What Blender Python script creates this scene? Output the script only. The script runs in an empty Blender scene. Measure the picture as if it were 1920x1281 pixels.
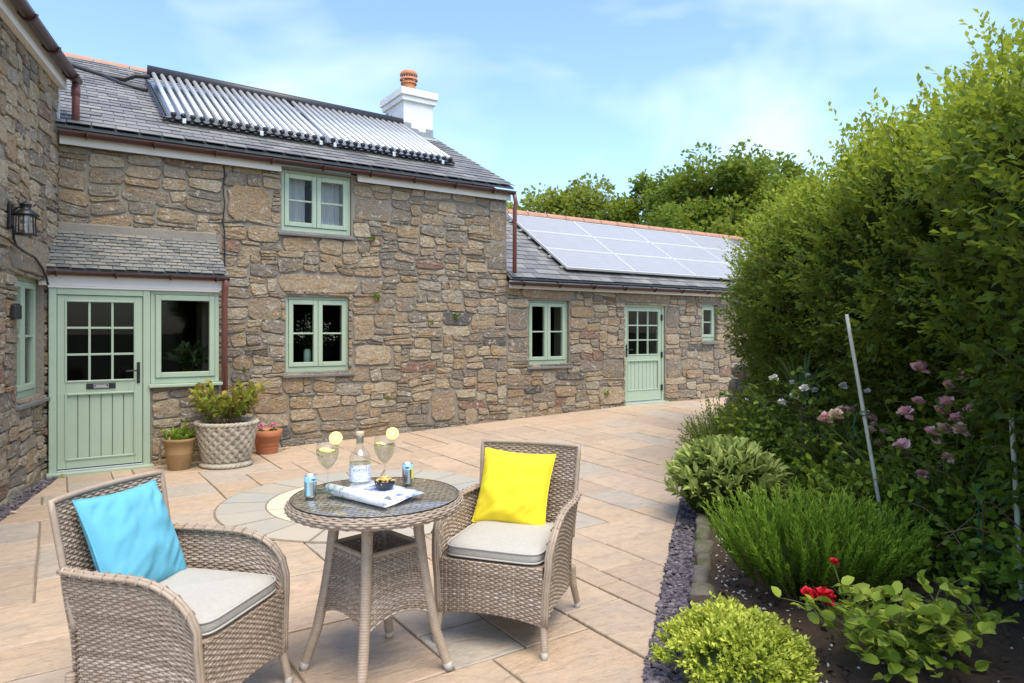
import bpy, math, random
import numpy as np
from mathutils import Vector, Matrix, noise
R = math.radians
scene = bpy.context.scene
COL = scene.collection
rnd = random.Random(11)
nprs = np.random.RandomState(5)

# ------------------------------------------------------------------ camera, sky, sun, exposure
# house frame: x runs along the cottage front (to the right), y into the house, z up
cam_d = bpy.data.cameras.new('camera'); cam = bpy.data.objects.new('camera', cam_d); COL.objects.link(cam)
cam.location = (0, 0, 1.5); cam.rotation_euler = (R(90), 0, -math.atan2(.557, .8305))
cam_d.sensor_width = 36; cam_d.lens = 36 * 1281 / 1920; cam_d.shift_y = -20.5 / 1920
cam_d.clip_start = .05; cam_d.clip_end = 900
scene.camera = cam
scene.view_settings.view_transform = 'Standard'; scene.view_settings.look = 'None'
scene.view_settings.exposure = 1.43; scene.view_settings.gamma = 1
SUN = Vector((-.03, -.40, .91)).normalized()
sun_el = math.asin(SUN.z); sun_az = math.atan2(SUN.x, SUN.y)
w = bpy.data.worlds.new('World'); scene.world = w; w.use_nodes = True
nt = w.node_tree; nt.nodes.clear()
def wn(t, **k):
    n = nt.nodes.new(t)
    for a, b in k.items(): setattr(n, a, b)
    return n
wo = wn('ShaderNodeOutputWorld'); bg = wn('ShaderNodeBackground'); bg.inputs[1].default_value = .13
sky = wn('ShaderNodeTexSky', sky_type='NISHITA', sun_disc=False, sun_elevation=sun_el, sun_rotation=sun_az)
sky.air_density = 1.0; sky.dust_density = .9; sky.ozone_density = 4.0; sky.altitude = 60
# thin high cloud, laid over the whole sky by direction
tc = wn('ShaderNodeTexCoord'); mp = wn('ShaderNodeMapping'); mp.inputs['Scale'].default_value = (1.0, 1.3, 2.3); mp.inputs['Rotation'].default_value = (.15, .1, .5)
nz = wn('ShaderNodeTexNoise'); nz.inputs['Scale'].default_value = 1.7; nz.inputs['Detail'].default_value = 4; nz.inputs['Roughness'].default_value = .55; nz.inputs['Distortion'].default_value = .4
rp = wn('ShaderNodeValToRGB'); rp.color_ramp.elements[0].position = .5; rp.color_ramp.elements[0].color = (0, 0, 0, 1); rp.color_ramp.elements[1].position = .85; rp.color_ramp.elements[1].color = (.55, .55, .55, 1)
mx = wn('ShaderNodeMix', data_type='RGBA'); mx.inputs[7].default_value = (5.9, 6.0, 6.2, 1)
nt.links.new(tc.outputs['Generated'], mp.inputs[0]); nt.links.new(mp.outputs[0], nz.inputs[0]); nt.links.new(nz.outputs[0], rp.inputs[0])
nt.links.new(rp.outputs[0], mx.inputs[0]); nt.links.new(sky.outputs[0], mx.inputs[6]); nt.links.new(mx.outputs[2], bg.inputs[0]); nt.links.new(bg.outputs[0], wo.inputs[0])
sl = bpy.data.lights.new('sun', 'SUN'); sl.energy = 1.75; sl.angle = R(45); sl.color = (1, .905, .76)
so = bpy.data.objects.new('sun', sl); COL.objects.link(so); so.location = (3, -4, 12); so.rotation_euler = SUN.to_track_quat('Z', 'Y').to_euler()

# ------------------------------------------------------------------ helpers
def tag(o, label=None, cat=None, group=None, kind=None):
    if label: o['label'] = label
    if cat: o['category'] = cat
    if group: o['group'] = group
    if kind: o['kind'] = kind
    return o
def thing(name, label, cat, loc=(0, 0, 0), rz=0, group=None):
    o = bpy.data.objects.new(name, None); COL.objects.link(o); o.location = loc; o.rotation_euler = (0, 0, rz); o.empty_display_size = .1
    return tag(o, label, cat, group)
def root_loc(o):
    while o.parent: o = o.parent
    return o.location
def addobj(name, me, parent=None, kind=None):
    o = bpy.data.objects.new(name, me); COL.objects.link(o); o.parent = parent
    if kind: o['kind'] = kind
    return o
def pydata(name, verts, faces, mat, parent=None, smooth=False, world=False, kind=None, bevel=0):
    if world and parent:
        L = root_loc(parent); verts = [(v[0] - L[0], v[1] - L[1], v[2] - L[2]) for v in verts]
    me = bpy.data.meshes.new(name); me.from_pydata([tuple(v) for v in verts], [], faces); me.materials.append(M[mat])
    if smooth: me.polygons.foreach_set('use_smooth', [True] * len(me.polygons))
    o = addobj(name, me, parent, kind)
    if bevel:
        b = o.modifiers.new('bevel', 'BEVEL'); b.width = bevel; b.segments = 2; b.limit_method = 'ANGLE'; b.angle_limit = R(50)
    return o
class MB:
    def __init__(s): s.v = []; s.f = []
    def add(s, vs, fs):
        n = len(s.v); s.v += [tuple(v) for v in vs]; s.f += [tuple(i + n for i in f) for f in fs]; return s
    def box8(s, p):   # p: 8 points, bottom ring ccw then top ring
        return s.add(p, [(3, 2, 1, 0), (4, 5, 6, 7), (0, 1, 5, 4), (1, 2, 6, 5), (2, 3, 7, 6), (3, 0, 4, 7)])
    def box(s, x0, x1, y0, y1, z0, z1):
        return s.box8([(x0, y0, z0), (x1, y0, z0), (x1, y1, z0), (x0, y1, z0), (x0, y0, z1), (x1, y0, z1), (x1, y1, z1), (x0, y1, z1)])
    def fbox(s, fr, a0, a1, z0, z1, d0, d1):   # box in a wall frame, d0 inner, d1 outer
        P = fr
        return s.box8([P(a0, z0, d1), P(a1, z0, d1), P(a1, z0, d0), P(a0, z0, d0), P(a0, z1, d1), P(a1, z1, d1), P(a1, z1, d0), P(a0, z1, d0)])
    def tube(s, pts, r, n=8, cap=True, close=False):
        pts = [Vector(p) for p in pts]; m = len(pts); rr = r if hasattr(r, '__len__') else [r] * m
        base = len(s.v); t0 = (pts[1] - pts[0]).normalized(); up = Vector((0, 0, 1)) if abs(t0.z) < .9 else Vector((1, 0, 0)); x = t0.cross(up).normalized()
        for i in range(m):
            t = (pts[(i + 1) % m] - pts[i - 1]) if close else (pts[min(i + 1, m - 1)] - pts[max(i - 1, 0)])
            t.normalize(); x = (x - t * x.dot(t)).normalized(); y = t.cross(x)
            for k in range(n):
                a = 2 * math.pi * k / n; s.v.append(tuple(pts[i] + (x * math.cos(a) + y * math.sin(a)) * rr[i]))
        for i in range(m if close else m - 1):
            j = (i + 1) % m
            for k in range(n):
                s.f.append((base + i * n + k, base + i * n + (k + 1) % n, base + j * n + (k + 1) % n, base + j * n + k))
        if cap and not close:
            s.f.append(tuple(base + k for k in reversed(range(n)))); s.f.append(tuple(base + (m - 1) * n + k for k in range(n)))
        return s
    def lathe(s, prof, n=24, c=(0, 0, 0), capb=True, capt=True):
        base = len(s.v)
        for r, z in prof:
            for k in range(n):
                a = 2 * math.pi * k / n; s.v.append((c[0] + r * math.cos(a), c[1] + r * math.sin(a), c[2] + z))
        m = len(prof)
        for i in range(m - 1):
            for k in range(n):
                s.f.append((base + i * n + k, base + i * n + (k + 1) % n, base + (i + 1) * n + (k + 1) % n, base + (i + 1) * n + k))
        if capb: s.f.append(tuple(base + k for k in reversed(range(n))))
        if capt: s.f.append(tuple(base + (m - 1) * n + k for k in range(n)))
        return s
    def ball(s, c, r, n=10, m=6, sq=(1, 1, 1)):
        base = len(s.v)
        for i in range(m + 1):
            ph = -math.pi / 2 + math.pi * i / m; rr = max(math.cos(ph), .001) * r
            for k in range(n):
                a = 2 * math.pi * k / n; s.v.append((c[0] + rr * math.cos(a) * sq[0], c[1] + rr * math.sin(a) * sq[1], c[2] + r * math.sin(ph) * sq[2]))
        for i in range(m):
            for k in range(n):
                s.f.append((base + i * n + k, base + i * n + (k + 1) % n, base + (i + 1) * n + (k + 1) % n, base + (i + 1) * n + k))
        return s
    def grid(s, fn, nu, nv, closeu=False):
        base = len(s.v)
        for j in range(nv + 1):
            for i in range(nu if closeu else nu + 1):
                s.v.append(tuple(fn(i / nu, j / nv)))
        w_ = nu if closeu else nu + 1
        for j in range(nv):
            for i in range(nu):
                a = base + j * w_ + i; b = base + j * w_ + (i + 1) % w_
                s.f.append((a, b, b + w_, a + w_))
        return s
    def build(s, name, mat, parent=None, smooth=False, world=False, kind=None, bevel=0):
        return pydata(name, s.v, s.f, mat, parent, smooth, world, kind, bevel)
def frame(o, ax, n):
    o = Vector((o[0], o[1], 0)); ax = Vector((ax[0], ax[1], 0)).normalized(); n = Vector((n[0], n[1], 0)).normalized()
    def P(a, z, d=0):
        p = o + ax * a + n * d; return (p.x, p.y, z)
    return P
def ground(s, t):
    k = min(max((t - 4.2) / 4.3, 0), 1); k = k * k * (3 - 2 * k)
    return .0285 * min(max(s - 2.5, 0), 6.1) * k
def nz3(x, y, z=0): return noise.noise(Vector((x, y, z)))

# ------------------------------------------------------------------ materials
M = {}
class NB:
    def __init__(s, name):
        s.m = bpy.data.materials.new(name); s.m.use_nodes = True; s.t = s.m.node_tree; s.t.nodes.clear()
        s.out = s.t.nodes.new('ShaderNodeOutputMaterial'); M[name] = s.m
    def n(s, t, ins=None, **k):
        n = s.t.nodes.new(t)
        for a, b in k.items(): setattr(n, a, b)
        for a, b in (ins or {}).items(): s.set(n.inputs[a], b)
        return n
    def set(s, sock, v):
        if isinstance(v, bpy.types.NodeSocket): s.t.links.new(v, sock)
        elif isinstance(v, tuple) and len(v) == 3 and sock.type == 'RGBA': sock.default_value = (*v, 1)
        else: sock.default_value = v
    def coord(s, kind='Object', scale=(1, 1, 1)):
        c = s.n('ShaderNodeTexCoord').outputs[kind]
        return c if scale == (1, 1, 1) else s.n('ShaderNodeMapping', {0: c, 3: scale}).outputs[0]
    def noise(s, vec, scale, detail=4, rough=.55, dist=0): return s.n('ShaderNodeTexNoise', {'Vector': vec, 'Scale': scale, 'Detail': detail, 'Roughness': rough, 'Distortion': dist}).outputs[0]
    def ramp(s, fac, stops, interp='LINEAR'):
        r = s.n('ShaderNodeValToRGB', {0: fac}); e = r.color_ramp.elements; r.color_ramp.interpolation = interp
        while len(e) < len(stops): e.new(.5)
        for q, (p, c) in zip(e, stops):
            q.position = p; q.color = (*c, 1) if isinstance(c, tuple) else (c, c, c, 1)
        return r.outputs[0]
    def mix(s, fac, a, b, mode='MIX'):
        n = s.n('ShaderNodeMix', {0: fac}, data_type='RGBA', blend_type=mode); s.set(n.inputs[6], a); s.set(n.inputs[7], b); return n.outputs[2]
    def math(s, op, a, b=0.): return s.n('ShaderNodeMath', {0: a, 1: b}, operation=op).outputs[0]
    def rand(s):
        a = s.n('ShaderNodeObjectInfo').outputs['Random']; b = s.n('ShaderNodeNewGeometry').outputs['Random Per Island']
        return s.math('FRACT', s.math('ADD', a, b))
    def bump(s, h, strength=.4, dist=.01): return s.n('ShaderNodeBump', {'Height': h, 'Strength': strength, 'Distance': dist}).outputs[0]
    def pbr(s, col, rough=.6, normal=None, **k):
        p = s.n('ShaderNodeBsdfPrincipled', {'Base Color': col, 'Roughness': rough})
        for a, b in k.items(): s.set(p.inputs[a.replace('_', ' ')], b)
        if normal is not None: s.set(p.inputs['Normal'], normal)
        s.t.links.new(p.outputs[0], s.out.inputs[0]); return p
def simple(name, col, rough=.5, var=.08, scale=8, bump=0, bscale=60, **k):
    b = NB(name); c = b.coord()
    n = b.noise(c, scale, 5)
    cc = b.mix(n, tuple(x * (1 - var * 1.6) for x in col), tuple(min(x * (1 + var * 1.6), 1) for x in col))
    nm = b.bump(b.noise(c, bscale, 4), bump, .01) if bump else None
    b.pbr(cc, rough, nm, **k)

b = NB('stone'); c = b.coord(); r = b.rand()
base = b.ramp(r, [(0, (.36, .275, .18)), (.14, (.43, .325, .20)), (.26, (.28, .235, .175)), (.38, (.50, .39, .25)), (.5, (.25, .215, .165)), (.62, (.40, .28, .16)), (.72, (.41, .355, .265)), (.82, (.53, .44, .30)), (.9, (.32, .265, .19)), (.95, (.28, .165, .115)), (.98, (.11, .105, .098))], 'CONSTANT')
n1 = b.noise(c, 5, 6, .65); n2 = b.noise(c, 26, 5, .7); n3 = b.noise(c, 90, 3, .6)
col = b.mix(b.ramp(n1, [(.5, 0.), (.68, .65)]), base, (.45, .27, .10))
col = b.mix(b.ramp(n2, [(.42, 0.), (.75, .55)]), col, (.17, .135, .095))
col = b.mix(b.ramp(b.noise(c, 14, 5, .75, .6), [(.56, 0.), (.63, .85)]), col, (.58, .545, .46))
col = b.mix(b.ramp(b.noise(c, 9, 3, .6), [(.66, 0.), (.76, .5)]), col, (.11, .10, .085))
col = b.mix(b.ramp(n3, [(.3, .35), (.6, 0.)]), col, (.12, .095, .07))
h = b.math('ADD', b.math('MULTIPLY', n2, 1.0), b.math('ADD', b.math('MULTIPLY', n3, .35), b.math('MULTIPLY', n1, .8)))
b.pbr(col, .92, b.bump(h, 1., .035))
b = NB('mortar'); c = b.coord()
col = b.mix(b.noise(c, 3, 6), (.23, .20, .155), (.35, .31, .24)); col = b.mix(b.ramp(b.noise(c, 70, 3), [(.35, .5), (.6, 0.)]), col, (.13, .11, .085))
b.pbr(col, .95, b.bump(b.noise(c, 45, 5, .7), .7, .015))
b = NB('slate'); c = b.coord(); r = b.rand()
col = b.ramp(r, [(0, (.12, .12, .12)), (.35, (.16, .16, .156)), (.7, (.19, .187, .18)), (1, (.24, .232, .218))]); col = b.mix(b.ramp(b.noise(c, 4, 6, .7), [(.5, 0.), (.75, .5)]), col, (.23, .21, .17))
b.pbr(col, .55, b.bump(b.noise(c, 30, 5), .35, .006))
b = NB('old_slate'); c = b.coord(); r = b.rand()
col = b.ramp(r, [(0, (.10, .105, .10)), (.5, (.155, .16, .15)), (.8, (.19, .185, .165)), (1, (.22, .20, .16))]); col = b.mix(b.ramp(b.noise(c, 12, 6, .7), [(.52, 0.), (.7, .7)]), col, (.30, .275, .21))
b.pbr(col, .8, b.bump(b.noise(c, 40, 5), .6, .008))
b = NB('paving'); c = b.coord(); r = b.rand()
base = b.ramp(r, [(0, (.46, .335, .22)), (.25, (.50, .375, .255)), (.5, (.42, .32, .225)), (.7, (.53, .39, .26)), (.85, (.46, .37, .275)), (1, (.40, .36, .295))])
cs = b.coord('Object', (1, 2.2, 1))
col = b.mix(b.ramp(b.noise(cs, 1.3, 6, .6, .8), [(.5, 0.), (.72, .75)]), base, (.33, .285, .235))
col = b.mix(b.ramp(b.noise(cs, 3.1, 6, .65, 1.2), [(.52, 0.), (.78, .5)]), col, (.53, .375, .24))
col = b.mix(b.ramp(b.noise(c, 13, 6, .7), [(.3, .5), (.52, 0.)]), col, (.27, .205, .15))
col = b.mix(b.ramp(b.noise(c, 60, 3), [(.62, 0.), (.8, .25)]), col, (.62, .52, .40))
h = b.math('ADD', b.noise(cs, 3.5, 5, .6, 1), b.math('MULTIPLY', b.noise(c, 40, 4), .25))
b.pbr(col, b.ramp(b.noise(c, 5, 4), [(.3, .5), (.7, .78)]), b.bump(h, .85, .025))
b = NB('ring_paving'); c = b.coord(); r = b.rand()
col = b.ramp(r, [(0, (.37, .35, .29)), (.35, (.43, .39, .31)), (.6, (.33, .34, .31)), (.85, (.46, .41, .32)), (1, (.36, .32, .25))]); col = b.mix(b.ramp(b.noise(c, 4, 6, .65, 1), [(.45, 0.), (.75, .6)]), col, (.48, .40, .29))
b.pbr(col, .7, b.bump(b.noise(c, 9, 6), .5, .015))
b = NB('cream_paving'); c = b.coord()
b.pbr(b.mix(b.noise(c, 4, 6, .65), (.62, .53, .37), (.68, .60, .44)), .7, b.bump(b.noise(c, 9, 6), .4, .012))
b = NB('joint_sand'); c = b.coord()
b.pbr(b.mix(b.noise(c, 22, 6, .7), (.12, .085, .055), (.36, .28, .19)), .95, b.bump(b.noise(c, 60, 4), .6, .01))
b = NB('soil'); c = b.coord()
col = b.mix(b.noise(c, 18, 8, .75), (.04, .025, .014), (.20, .13, .075)); col = b.mix(b.ramp(b.noise(c, 55, 3, .6), [(.70, 0.), (.74, .8)]), col, (.35, .31, .26))
b.pbr(col, .95, b.bump(b.noise(c, 40, 6, .75), 1, .04))
b = NB('ground'); c = b.coord()
b.pbr(b.mix(b.noise(c, 1.5, 8, .7), (.035, .06, .018), (.11, .12, .05)), .95)
b = NB('slate_chip'); r = b.rand()
b.pbr(b.ramp(r, [(0, (.055, .045, .055)), (.5, (.115, .095, .11)), (.85, (.17, .14, .155)), (1, (.24, .21, .21))]), .6)
b = NB('kerb_stone'); c = b.coord()
col = b.mix(b.noise(c, 7, 6, .7), (.10, .085, .065), (.31, .27, .21)); col = b.mix(b.ramp(b.noise(c, 3.2, 5, .6), [(.48, 0.), (.62, .9)]), col, (.10, .12, .03)); col = b.mix(b.ramp(b.noise(c, 5.5, 5, .6), [(.62, 0.), (.72, .7)]), col, (.26, .14, .04))
b.pbr(col, .95, b.bump(b.noise(c, 22, 6, .7), 1, .03))
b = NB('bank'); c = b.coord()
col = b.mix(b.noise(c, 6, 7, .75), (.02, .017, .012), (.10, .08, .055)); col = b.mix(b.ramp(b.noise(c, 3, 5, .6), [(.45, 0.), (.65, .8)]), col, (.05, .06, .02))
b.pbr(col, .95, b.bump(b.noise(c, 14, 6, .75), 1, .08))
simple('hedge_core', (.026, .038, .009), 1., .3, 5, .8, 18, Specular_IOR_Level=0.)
simple('green_paint', (.375, .465, .335), .42, .06, 5, .12, 30)
simple('brown_plastic', (.07, .03, .022), .38, .14, 6)
simple('brown_pipe', (.20, .075, .06), .45, .1, 6)
simple('white_board', (.72, .70, .66), .5, .05, 5)
simple('white_render', (.76, .745, .70), .8, .10, 3.5, .6, 9)
simple('lead', (.27, .29, .30), .5, .12, 9, .2, 20)
simple('terracotta_pot', (.44, .165, .075), .75, .13, 7, .2, 50)
simple('chimney_clay', (.52, .20, .085), .7, .14, 9)
simple('ridge_clay', (.43, .225, .145), .8, .15, 4, .3, 30)
b = NB('old_terracotta'); c = b.coord()
col = b.mix(b.noise(c, 9, 6, .7), (.24, .14, .06), (.40, .25, .115)); col = b.mix(b.ramp(b.noise(c, 5, 5, .65), [(.5, 0.), (.7, .7)]), col, (.15, .125, .055)); b.pbr(col, .9, b.bump(b.noise(c, 60, 4), .4, .006))
b = NB('cast_stone'); c = b.coord()
col = b.mix(b.noise(c, 8, 6, .7), (.36, .32, .24), (.55, .49, .38)); col = b.mix(b.ramp(b.noise(c, 5, 6, .7), [(.5, 0.), (.68, .75)]), col, (.15, .135, .10)); b.pbr(col, .95, b.bump(b.noise(c, 45, 5, .7), .6, .01))
simple('cement', (.25, .225, .18), .95, .15, 6, .6, 35)
simple('black_metal', (.012, .012, .013), .4, .1, 9)
simple('black_plastic', (.02, .02, .022), .45, .1, 9)
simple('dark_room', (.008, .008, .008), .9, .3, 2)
simple('curtain', (.66, .66, .70), .9, .12, 3)
simple('steel', (.62, .63, .64), .25, .05, 5, Metallic=1.)
simple('alu', (.62, .62, .60), .4, .08, 12, Metallic=.8)
simple('cushion_grey', (.47, .445, .385), .95, .08, 60, .5, 300)
simple('cushion_blue', (.14, .47, .60), .92, .07, 9, .5, 320)
simple('cushion_yellow', (1.0, .77, .03), .92, .05, 9, .5, 320)
simple('piping_grey', (.46, .445, .40), .95, .06, 40)
simple('foot_cap', (.46, .42, .36), .4, .06, 20)
b = NB('wicker'); c = b.coord(); r = b.rand()
col = b.ramp(r, [(0, (.30, .22, .155)), (.3, (.40, .315, .235)), (.55, (.52, .425, .33)), (.8, (.36, .275, .20)), (1, (.60, .515, .42))]); col = b.mix(b.ramp(b.noise(c, 70, 4, .7), [(.4, .5), (.65, 0.)]), col, (.15, .10, .065))
b.pbr(col, .5, b.bump(b.noise(c, 160, 3), .25, .003))
b = NB('wicker_wrap'); c = b.coord(); r = b.rand()
b.pbr(b.mix(b.noise(c, 26, 5, .7), (.26, .185, .125), (.50, .40, .30)), .5)
def glassy(name, tint, gl=1., ior=1.5, rough=0., mul=1.):
    b = NB(name); fr = b.n('ShaderNodeFresnel', {'IOR': ior}).outputs[0]
    fr = b.math('MULTIPLY', fr, b.math('SUBTRACT', 1., b.n('ShaderNodeNewGeometry').outputs['Backfacing']))
    t = b.n('ShaderNodeBsdfTransparent', {0: tint}); g = b.n('ShaderNodeBsdfGlossy', {'Color': (gl, gl, gl), 'Roughness': rough})
    m = b.n('ShaderNodeMixShader', {0: fr}); b.t.links.new(t.outputs[0], m.inputs[1]); b.t.links.new(g.outputs[0], m.inputs[2]); b.t.links.new(m.outputs[0], b.out.inputs[0])
glassy('pane', (.84, .86, .84), .9, 1.3)
glassy('thin_glass', (.93, .95, .945), 1, 1.75)
glassy('table_glass', (.90, .925, .91), 1, 1.75)
glassy('drink', (.84, .875, .84), 1, 1.33)
simple('bottle_base', (.86, .87, .87), .12, .04, 30)
simple('label_paper', (.74, .77, .84), .6, .06, 40)
simple('label_print', (.30, .36, .52), .6, .1, 40)
simple('ink', (.07, .075, .09), .6, 0)
simple('cork', (.58, .46, .30), .85, .12, 60)
simple('lemon_peel', (.82, .58, .04), .45, .05, 30)
simple('lemon_flesh', (.92, .76, .16), .35, .1, 50)
simple('lemon_pith', (.86, .82, .62), .6, .03, 50)
simple('can_blue', (.36, .62, .75), .35, .03, 20)
simple('can_silver', (.66, .67, .68), .28, .03, 20, Metallic=1.)
simple('can_yellow', (.80, .76, .12), .4, .03, 20)
simple('bowl_glaze', (.022, .026, .045), .22, .2, 20)
b = NB('snack'); r = b.rand(); b.pbr(b.ramp(r, [(0, (.62, .30, .06)), (.4, (.72, .45, .13)), (.7, (.80, .60, .28)), (.88, (.35, .40, .10)), (1, (.55, .22, .05))]), .6)
b = NB('magazine'); c = b.coord()
sep = b.n('ShaderNodeSeparateXYZ', {0: c}); n = b.noise(c, 34, 3, .5)
col = b.mix(b.ramp(n, [(.46, 0.), (.56, .45)]), (.83, .83, .84), (.55, .59, .72))
photo = b.mix(b.ramp(b.noise(c, 16, 3), [(.4, 0.), (.6, 1.)]), (.075, .10, .26), (.60, .66, .80))
col = b.mix(b.math('MULTIPLY', b.math('GREATER_THAN', sep.outputs[0], .10), b.math('LESS_THAN', sep.outputs[1], .10)), col, photo)
gr = b.math('MULTIPLY', b.math('LESS_THAN', sep.outputs[0], -.012), b.math('GREATER_THAN', sep.outputs[1], .07)); col = b.mix(b.math('MULTIPLY', gr, b.ramp(b.noise(c, 40, 2), [(.48, 0.), (.6, 1.)])), col, (.30, .48, .28))
b.pbr(col, .45)
b = NB('pv_cell'); c = b.coord()
br = b.n('ShaderNodeTexBrick', {'Vector': c, 'Color1': (.30, .295, .29), 'Color2': (.32, .315, .31), 'Mortar': (.44, .435, .43), 'Scale': 1, 'Mortar Size': .0035, 'Mortar Smooth': .3, 'Brick Width': .13, 'Row Height': .118}, offset=0.)  # cell colour painted pale to carry the reflected bright cloud
b.pbr(br.outputs[0], .42, None, Coat_Weight=.35, Coat_Roughness=.2)
simple('pv_frame', (.66, .66, .62), .4, .06, 9)
b = NB('tube_glass'); b.pbr((.66, .66, .63), .25, None, Metallic=.35)
simple('manifold', (.028, .028, .030), .45, .1, 6)
simple('bark', (.10, .075, .05), .95, .3, 8, .8, 22)
simple('stem_green', (.10, .13, .03), .7, .2, 12)
simple('stem_brown', (.15, .10, .05), .85, .25, 12)
simple('cane', (.42, .44, .36), .6, .12, 30)
simple('green_wire', (.01, .10, .06), .45, .1, 10)
simple('petal_red', (.62, .008, .02), .6, .15, 40)
simple('petal_pink', (.86, .50, .50), .7, .15, 30)
simple('petal_faded', (.62, .44, .30), .8, .15, 30)
simple('petal_white', (.80, .76, .70), .7, .06, 30)
simple('petal_yellow', (.80, .58, .02), .6, .06, 30)
simple('petal_magenta', (.74, .16, .36), .65, .15, 40)
simple('white_chip', (.62, .58, .50), .8, .15, 30)
simple('mint_pot', (.46, .62, .53), .3, .04, 20)
def leafmat(name, dark, mid, young, trans=.3, rough=.5, vary=.35):
    """leaf colour runs old -> young with its age attribute (on the hedge also painted light and shade), plus a random part for each leaf"""
    b = NB(name); a = b.n('ShaderNodeAttribute', attribute_name='age').outputs['Fac']; r = b.n('ShaderNodeNewGeometry').outputs['Random Per Island']
    f = b.math('ADD', a, b.math('MULTIPLY', b.math('SUBTRACT', r, .5), vary))
    col = b.ramp(f, [(0, dark), (.5, mid), (1, young)])
    p = b.n('ShaderNodeBsdfPrincipled', {'Base Color': col, 'Roughness': rough}); p.inputs['Specular IOR Level'].default_value = .22
    t = b.n('ShaderNodeBsdfTranslucent', {0: b.mix(.5, col, young)})
    m = b.n('ShaderNodeMixShader', {0: trans}); b.t.links.new(p.outputs[0], m.inputs[1]); b.t.links.new(t.outputs[0], m.inputs[2]); b.t.links.new(m.outputs[0], b.out.inputs[0])
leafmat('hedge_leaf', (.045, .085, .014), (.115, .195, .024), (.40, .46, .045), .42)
leafmat('tree_leaf', (.075, .13, .018), (.17, .25, .03), (.36, .40, .05), .42)
leafmat('tree_leaf_pale', (.10, .14, .02), (.23, .28, .035), (.40, .42, .055), .42)
leafmat('sage_leaf', (.10, .15, .028), (.24, .32, .06), (.44, .52, .15), .25, .7)
leafmat('herb_leaf', (.06, .11, .02), (.13, .21, .03), (.30, .34, .06), .3)
leafmat('rosemary_leaf', (.03, .075, .008), (.11, .22, .018), (.30, .45, .045), .28, .5, .5)
leafmat('thyme_leaf', (.11, .18, .012), (.33, .41, .03), (.62, .66, .11), .25, .6)
leafmat('rose_leaf', (.05, .10, .012), (.16, .25, .022), (.38, .46, .06), .32, .5, .7)
leafmat('bramble_leaf', (.05, .095, .010), (.15, .235, .022), (.33, .42, .045), .25, .45)
leafmat('hydrangea_leaf', (.10, .16, .015), (.25, .30, .03), (.52, .27, .12), .3, .45)
leafmat('basil_leaf', (.06, .13, .01), (.16, .27, .02), (.33, .42, .05), .3, .45)
leafmat('strap_leaf', (.04, .09, .02), (.09, .16, .04), (.2, .26, .1), .2, .45)
leafmat('house_leaf', (.015, .035, .01), (.03, .07, .02), (.08, .13, .05), .2, .4)

# ------------------------------------------------------------------ leaf clouds
LEAF4 = (np.array([(0, 0, 0), (-.5, .5, .12), (0, 1, -.05), (.5, .5, .12)]), [(0, 3, 2), (0, 2, 1)])
LEAF8 = (np.array([(0, 0, 0), (-.33, .14, .07), (-.5, .42, .12), (-.36, .76, .06), (0, 1, -.14), (.36, .76, .06), (.5, .42, .12), (.33, .14, .07), (0, .2, 0), (0, .7, -.01)]),
         [(0, 8, 1), (1, 8, 2), (2, 8, 9), (2, 9, 3), (3, 9, 4), (0, 7, 8), (7, 6, 8), (6, 9, 8), (6, 5, 9), (5, 4, 9)])
NEEDLE = (np.array([(-.5, 0, 0), (.5, 0, 0), (0, 1, .0)]), [(0, 1, 2)])
PALM = (np.array([(0, 0, 0), (-.5, .25, .05), (-.34, .55, .08), (-.62, .72, .02), (-.12, .72, .1), (0, 1.05, -.05), (.12, .72, .1), (.62, .72, .02), (.34, .55, .08), (.5, .25, .05)]),
        [(0, 9, 1), (1, 9, 8, 2), (2, 8, 6, 4), (2, 4, 3), (8, 7, 6), (4, 6, 5)])
def leaf_mesh(name, pos, dirs, L, W, age, mat, parent, tmpl=LEAF4, up=None, world=True, kind=None, jitter=.6):
    pos = np.asarray(pos, float); d = np.asarray(dirs, float); N = len(pos)
    d /= np.linalg.norm(d, axis=1, keepdims=True) + 1e-9
    u = np.tile((0, 0, 1.), (N, 1)) if up is None else np.asarray(up, float)
    u = u + nprs.normal(0, jitter, (N, 3))
    x = np.cross(d, u); x /= np.linalg.norm(x, axis=1, keepdims=True) + 1e-9; z = np.cross(x, d)
    L = np.broadcast_to(L, (N,)); W = np.broadcast_to(W, (N,))
    T, F = tmpl; k = len(T)
    v = pos[:, None, :] + x[:, None, :] * (T[None, :, 0:1] * W[:, None, None]) + d[:, None, :] * (T[None, :, 1:2] * L[:, None, None]) + z[:, None, :] * (T[None, :, 2:3] * L[:, None, None])
    if world and parent is not None:
        v = v - np.array(root_loc(parent))[None, None, :]
    me = bpy.data.meshes.new(name); me.vertices.add(N * k); me.vertices.foreach_set('co', v.reshape(-1).astype(np.float32))
    lens = [len(f) for f in F]; tot = sum(lens); flat = np.array([i for f in F for i in f])
    idx = (np.arange(N)[:, None] * k + flat[None, :]).reshape(-1)
    me.loops.add(N * tot); me.loops.foreach_set('vertex_index', idx.astype(np.int32))
    st = np.concatenate([[0], np.cumsum(lens)[:-1]]); starts = (np.arange(N)[:, None] * tot + st[None, :]).reshape(-1)
    me.polygons.add(N * len(F)); me.polygons.foreach_set('loop_start', starts.astype(np.int32)); me.polygons.foreach_set('loop_total', np.tile(lens, N).astype(np.int32))
    me.update(calc_edges=True); me.validate()
    at = me.attributes.new('age', 'FLOAT', 'POINT'); at.data.foreach_set('value', np.repeat(np.broadcast_to(age, (N,)), k).astype(np.float32))
    if len(T) > 6: me.polygons.foreach_set('use_smooth', [True] * len(me.polygons))
    me.materials.append(M[mat]); return addobj(name, me, parent, kind)
def unit(n):
    v = nprs.normal(0, 1, (n, 3)); return v / np.linalg.norm(v, axis=1, keepdims=True)
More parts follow.
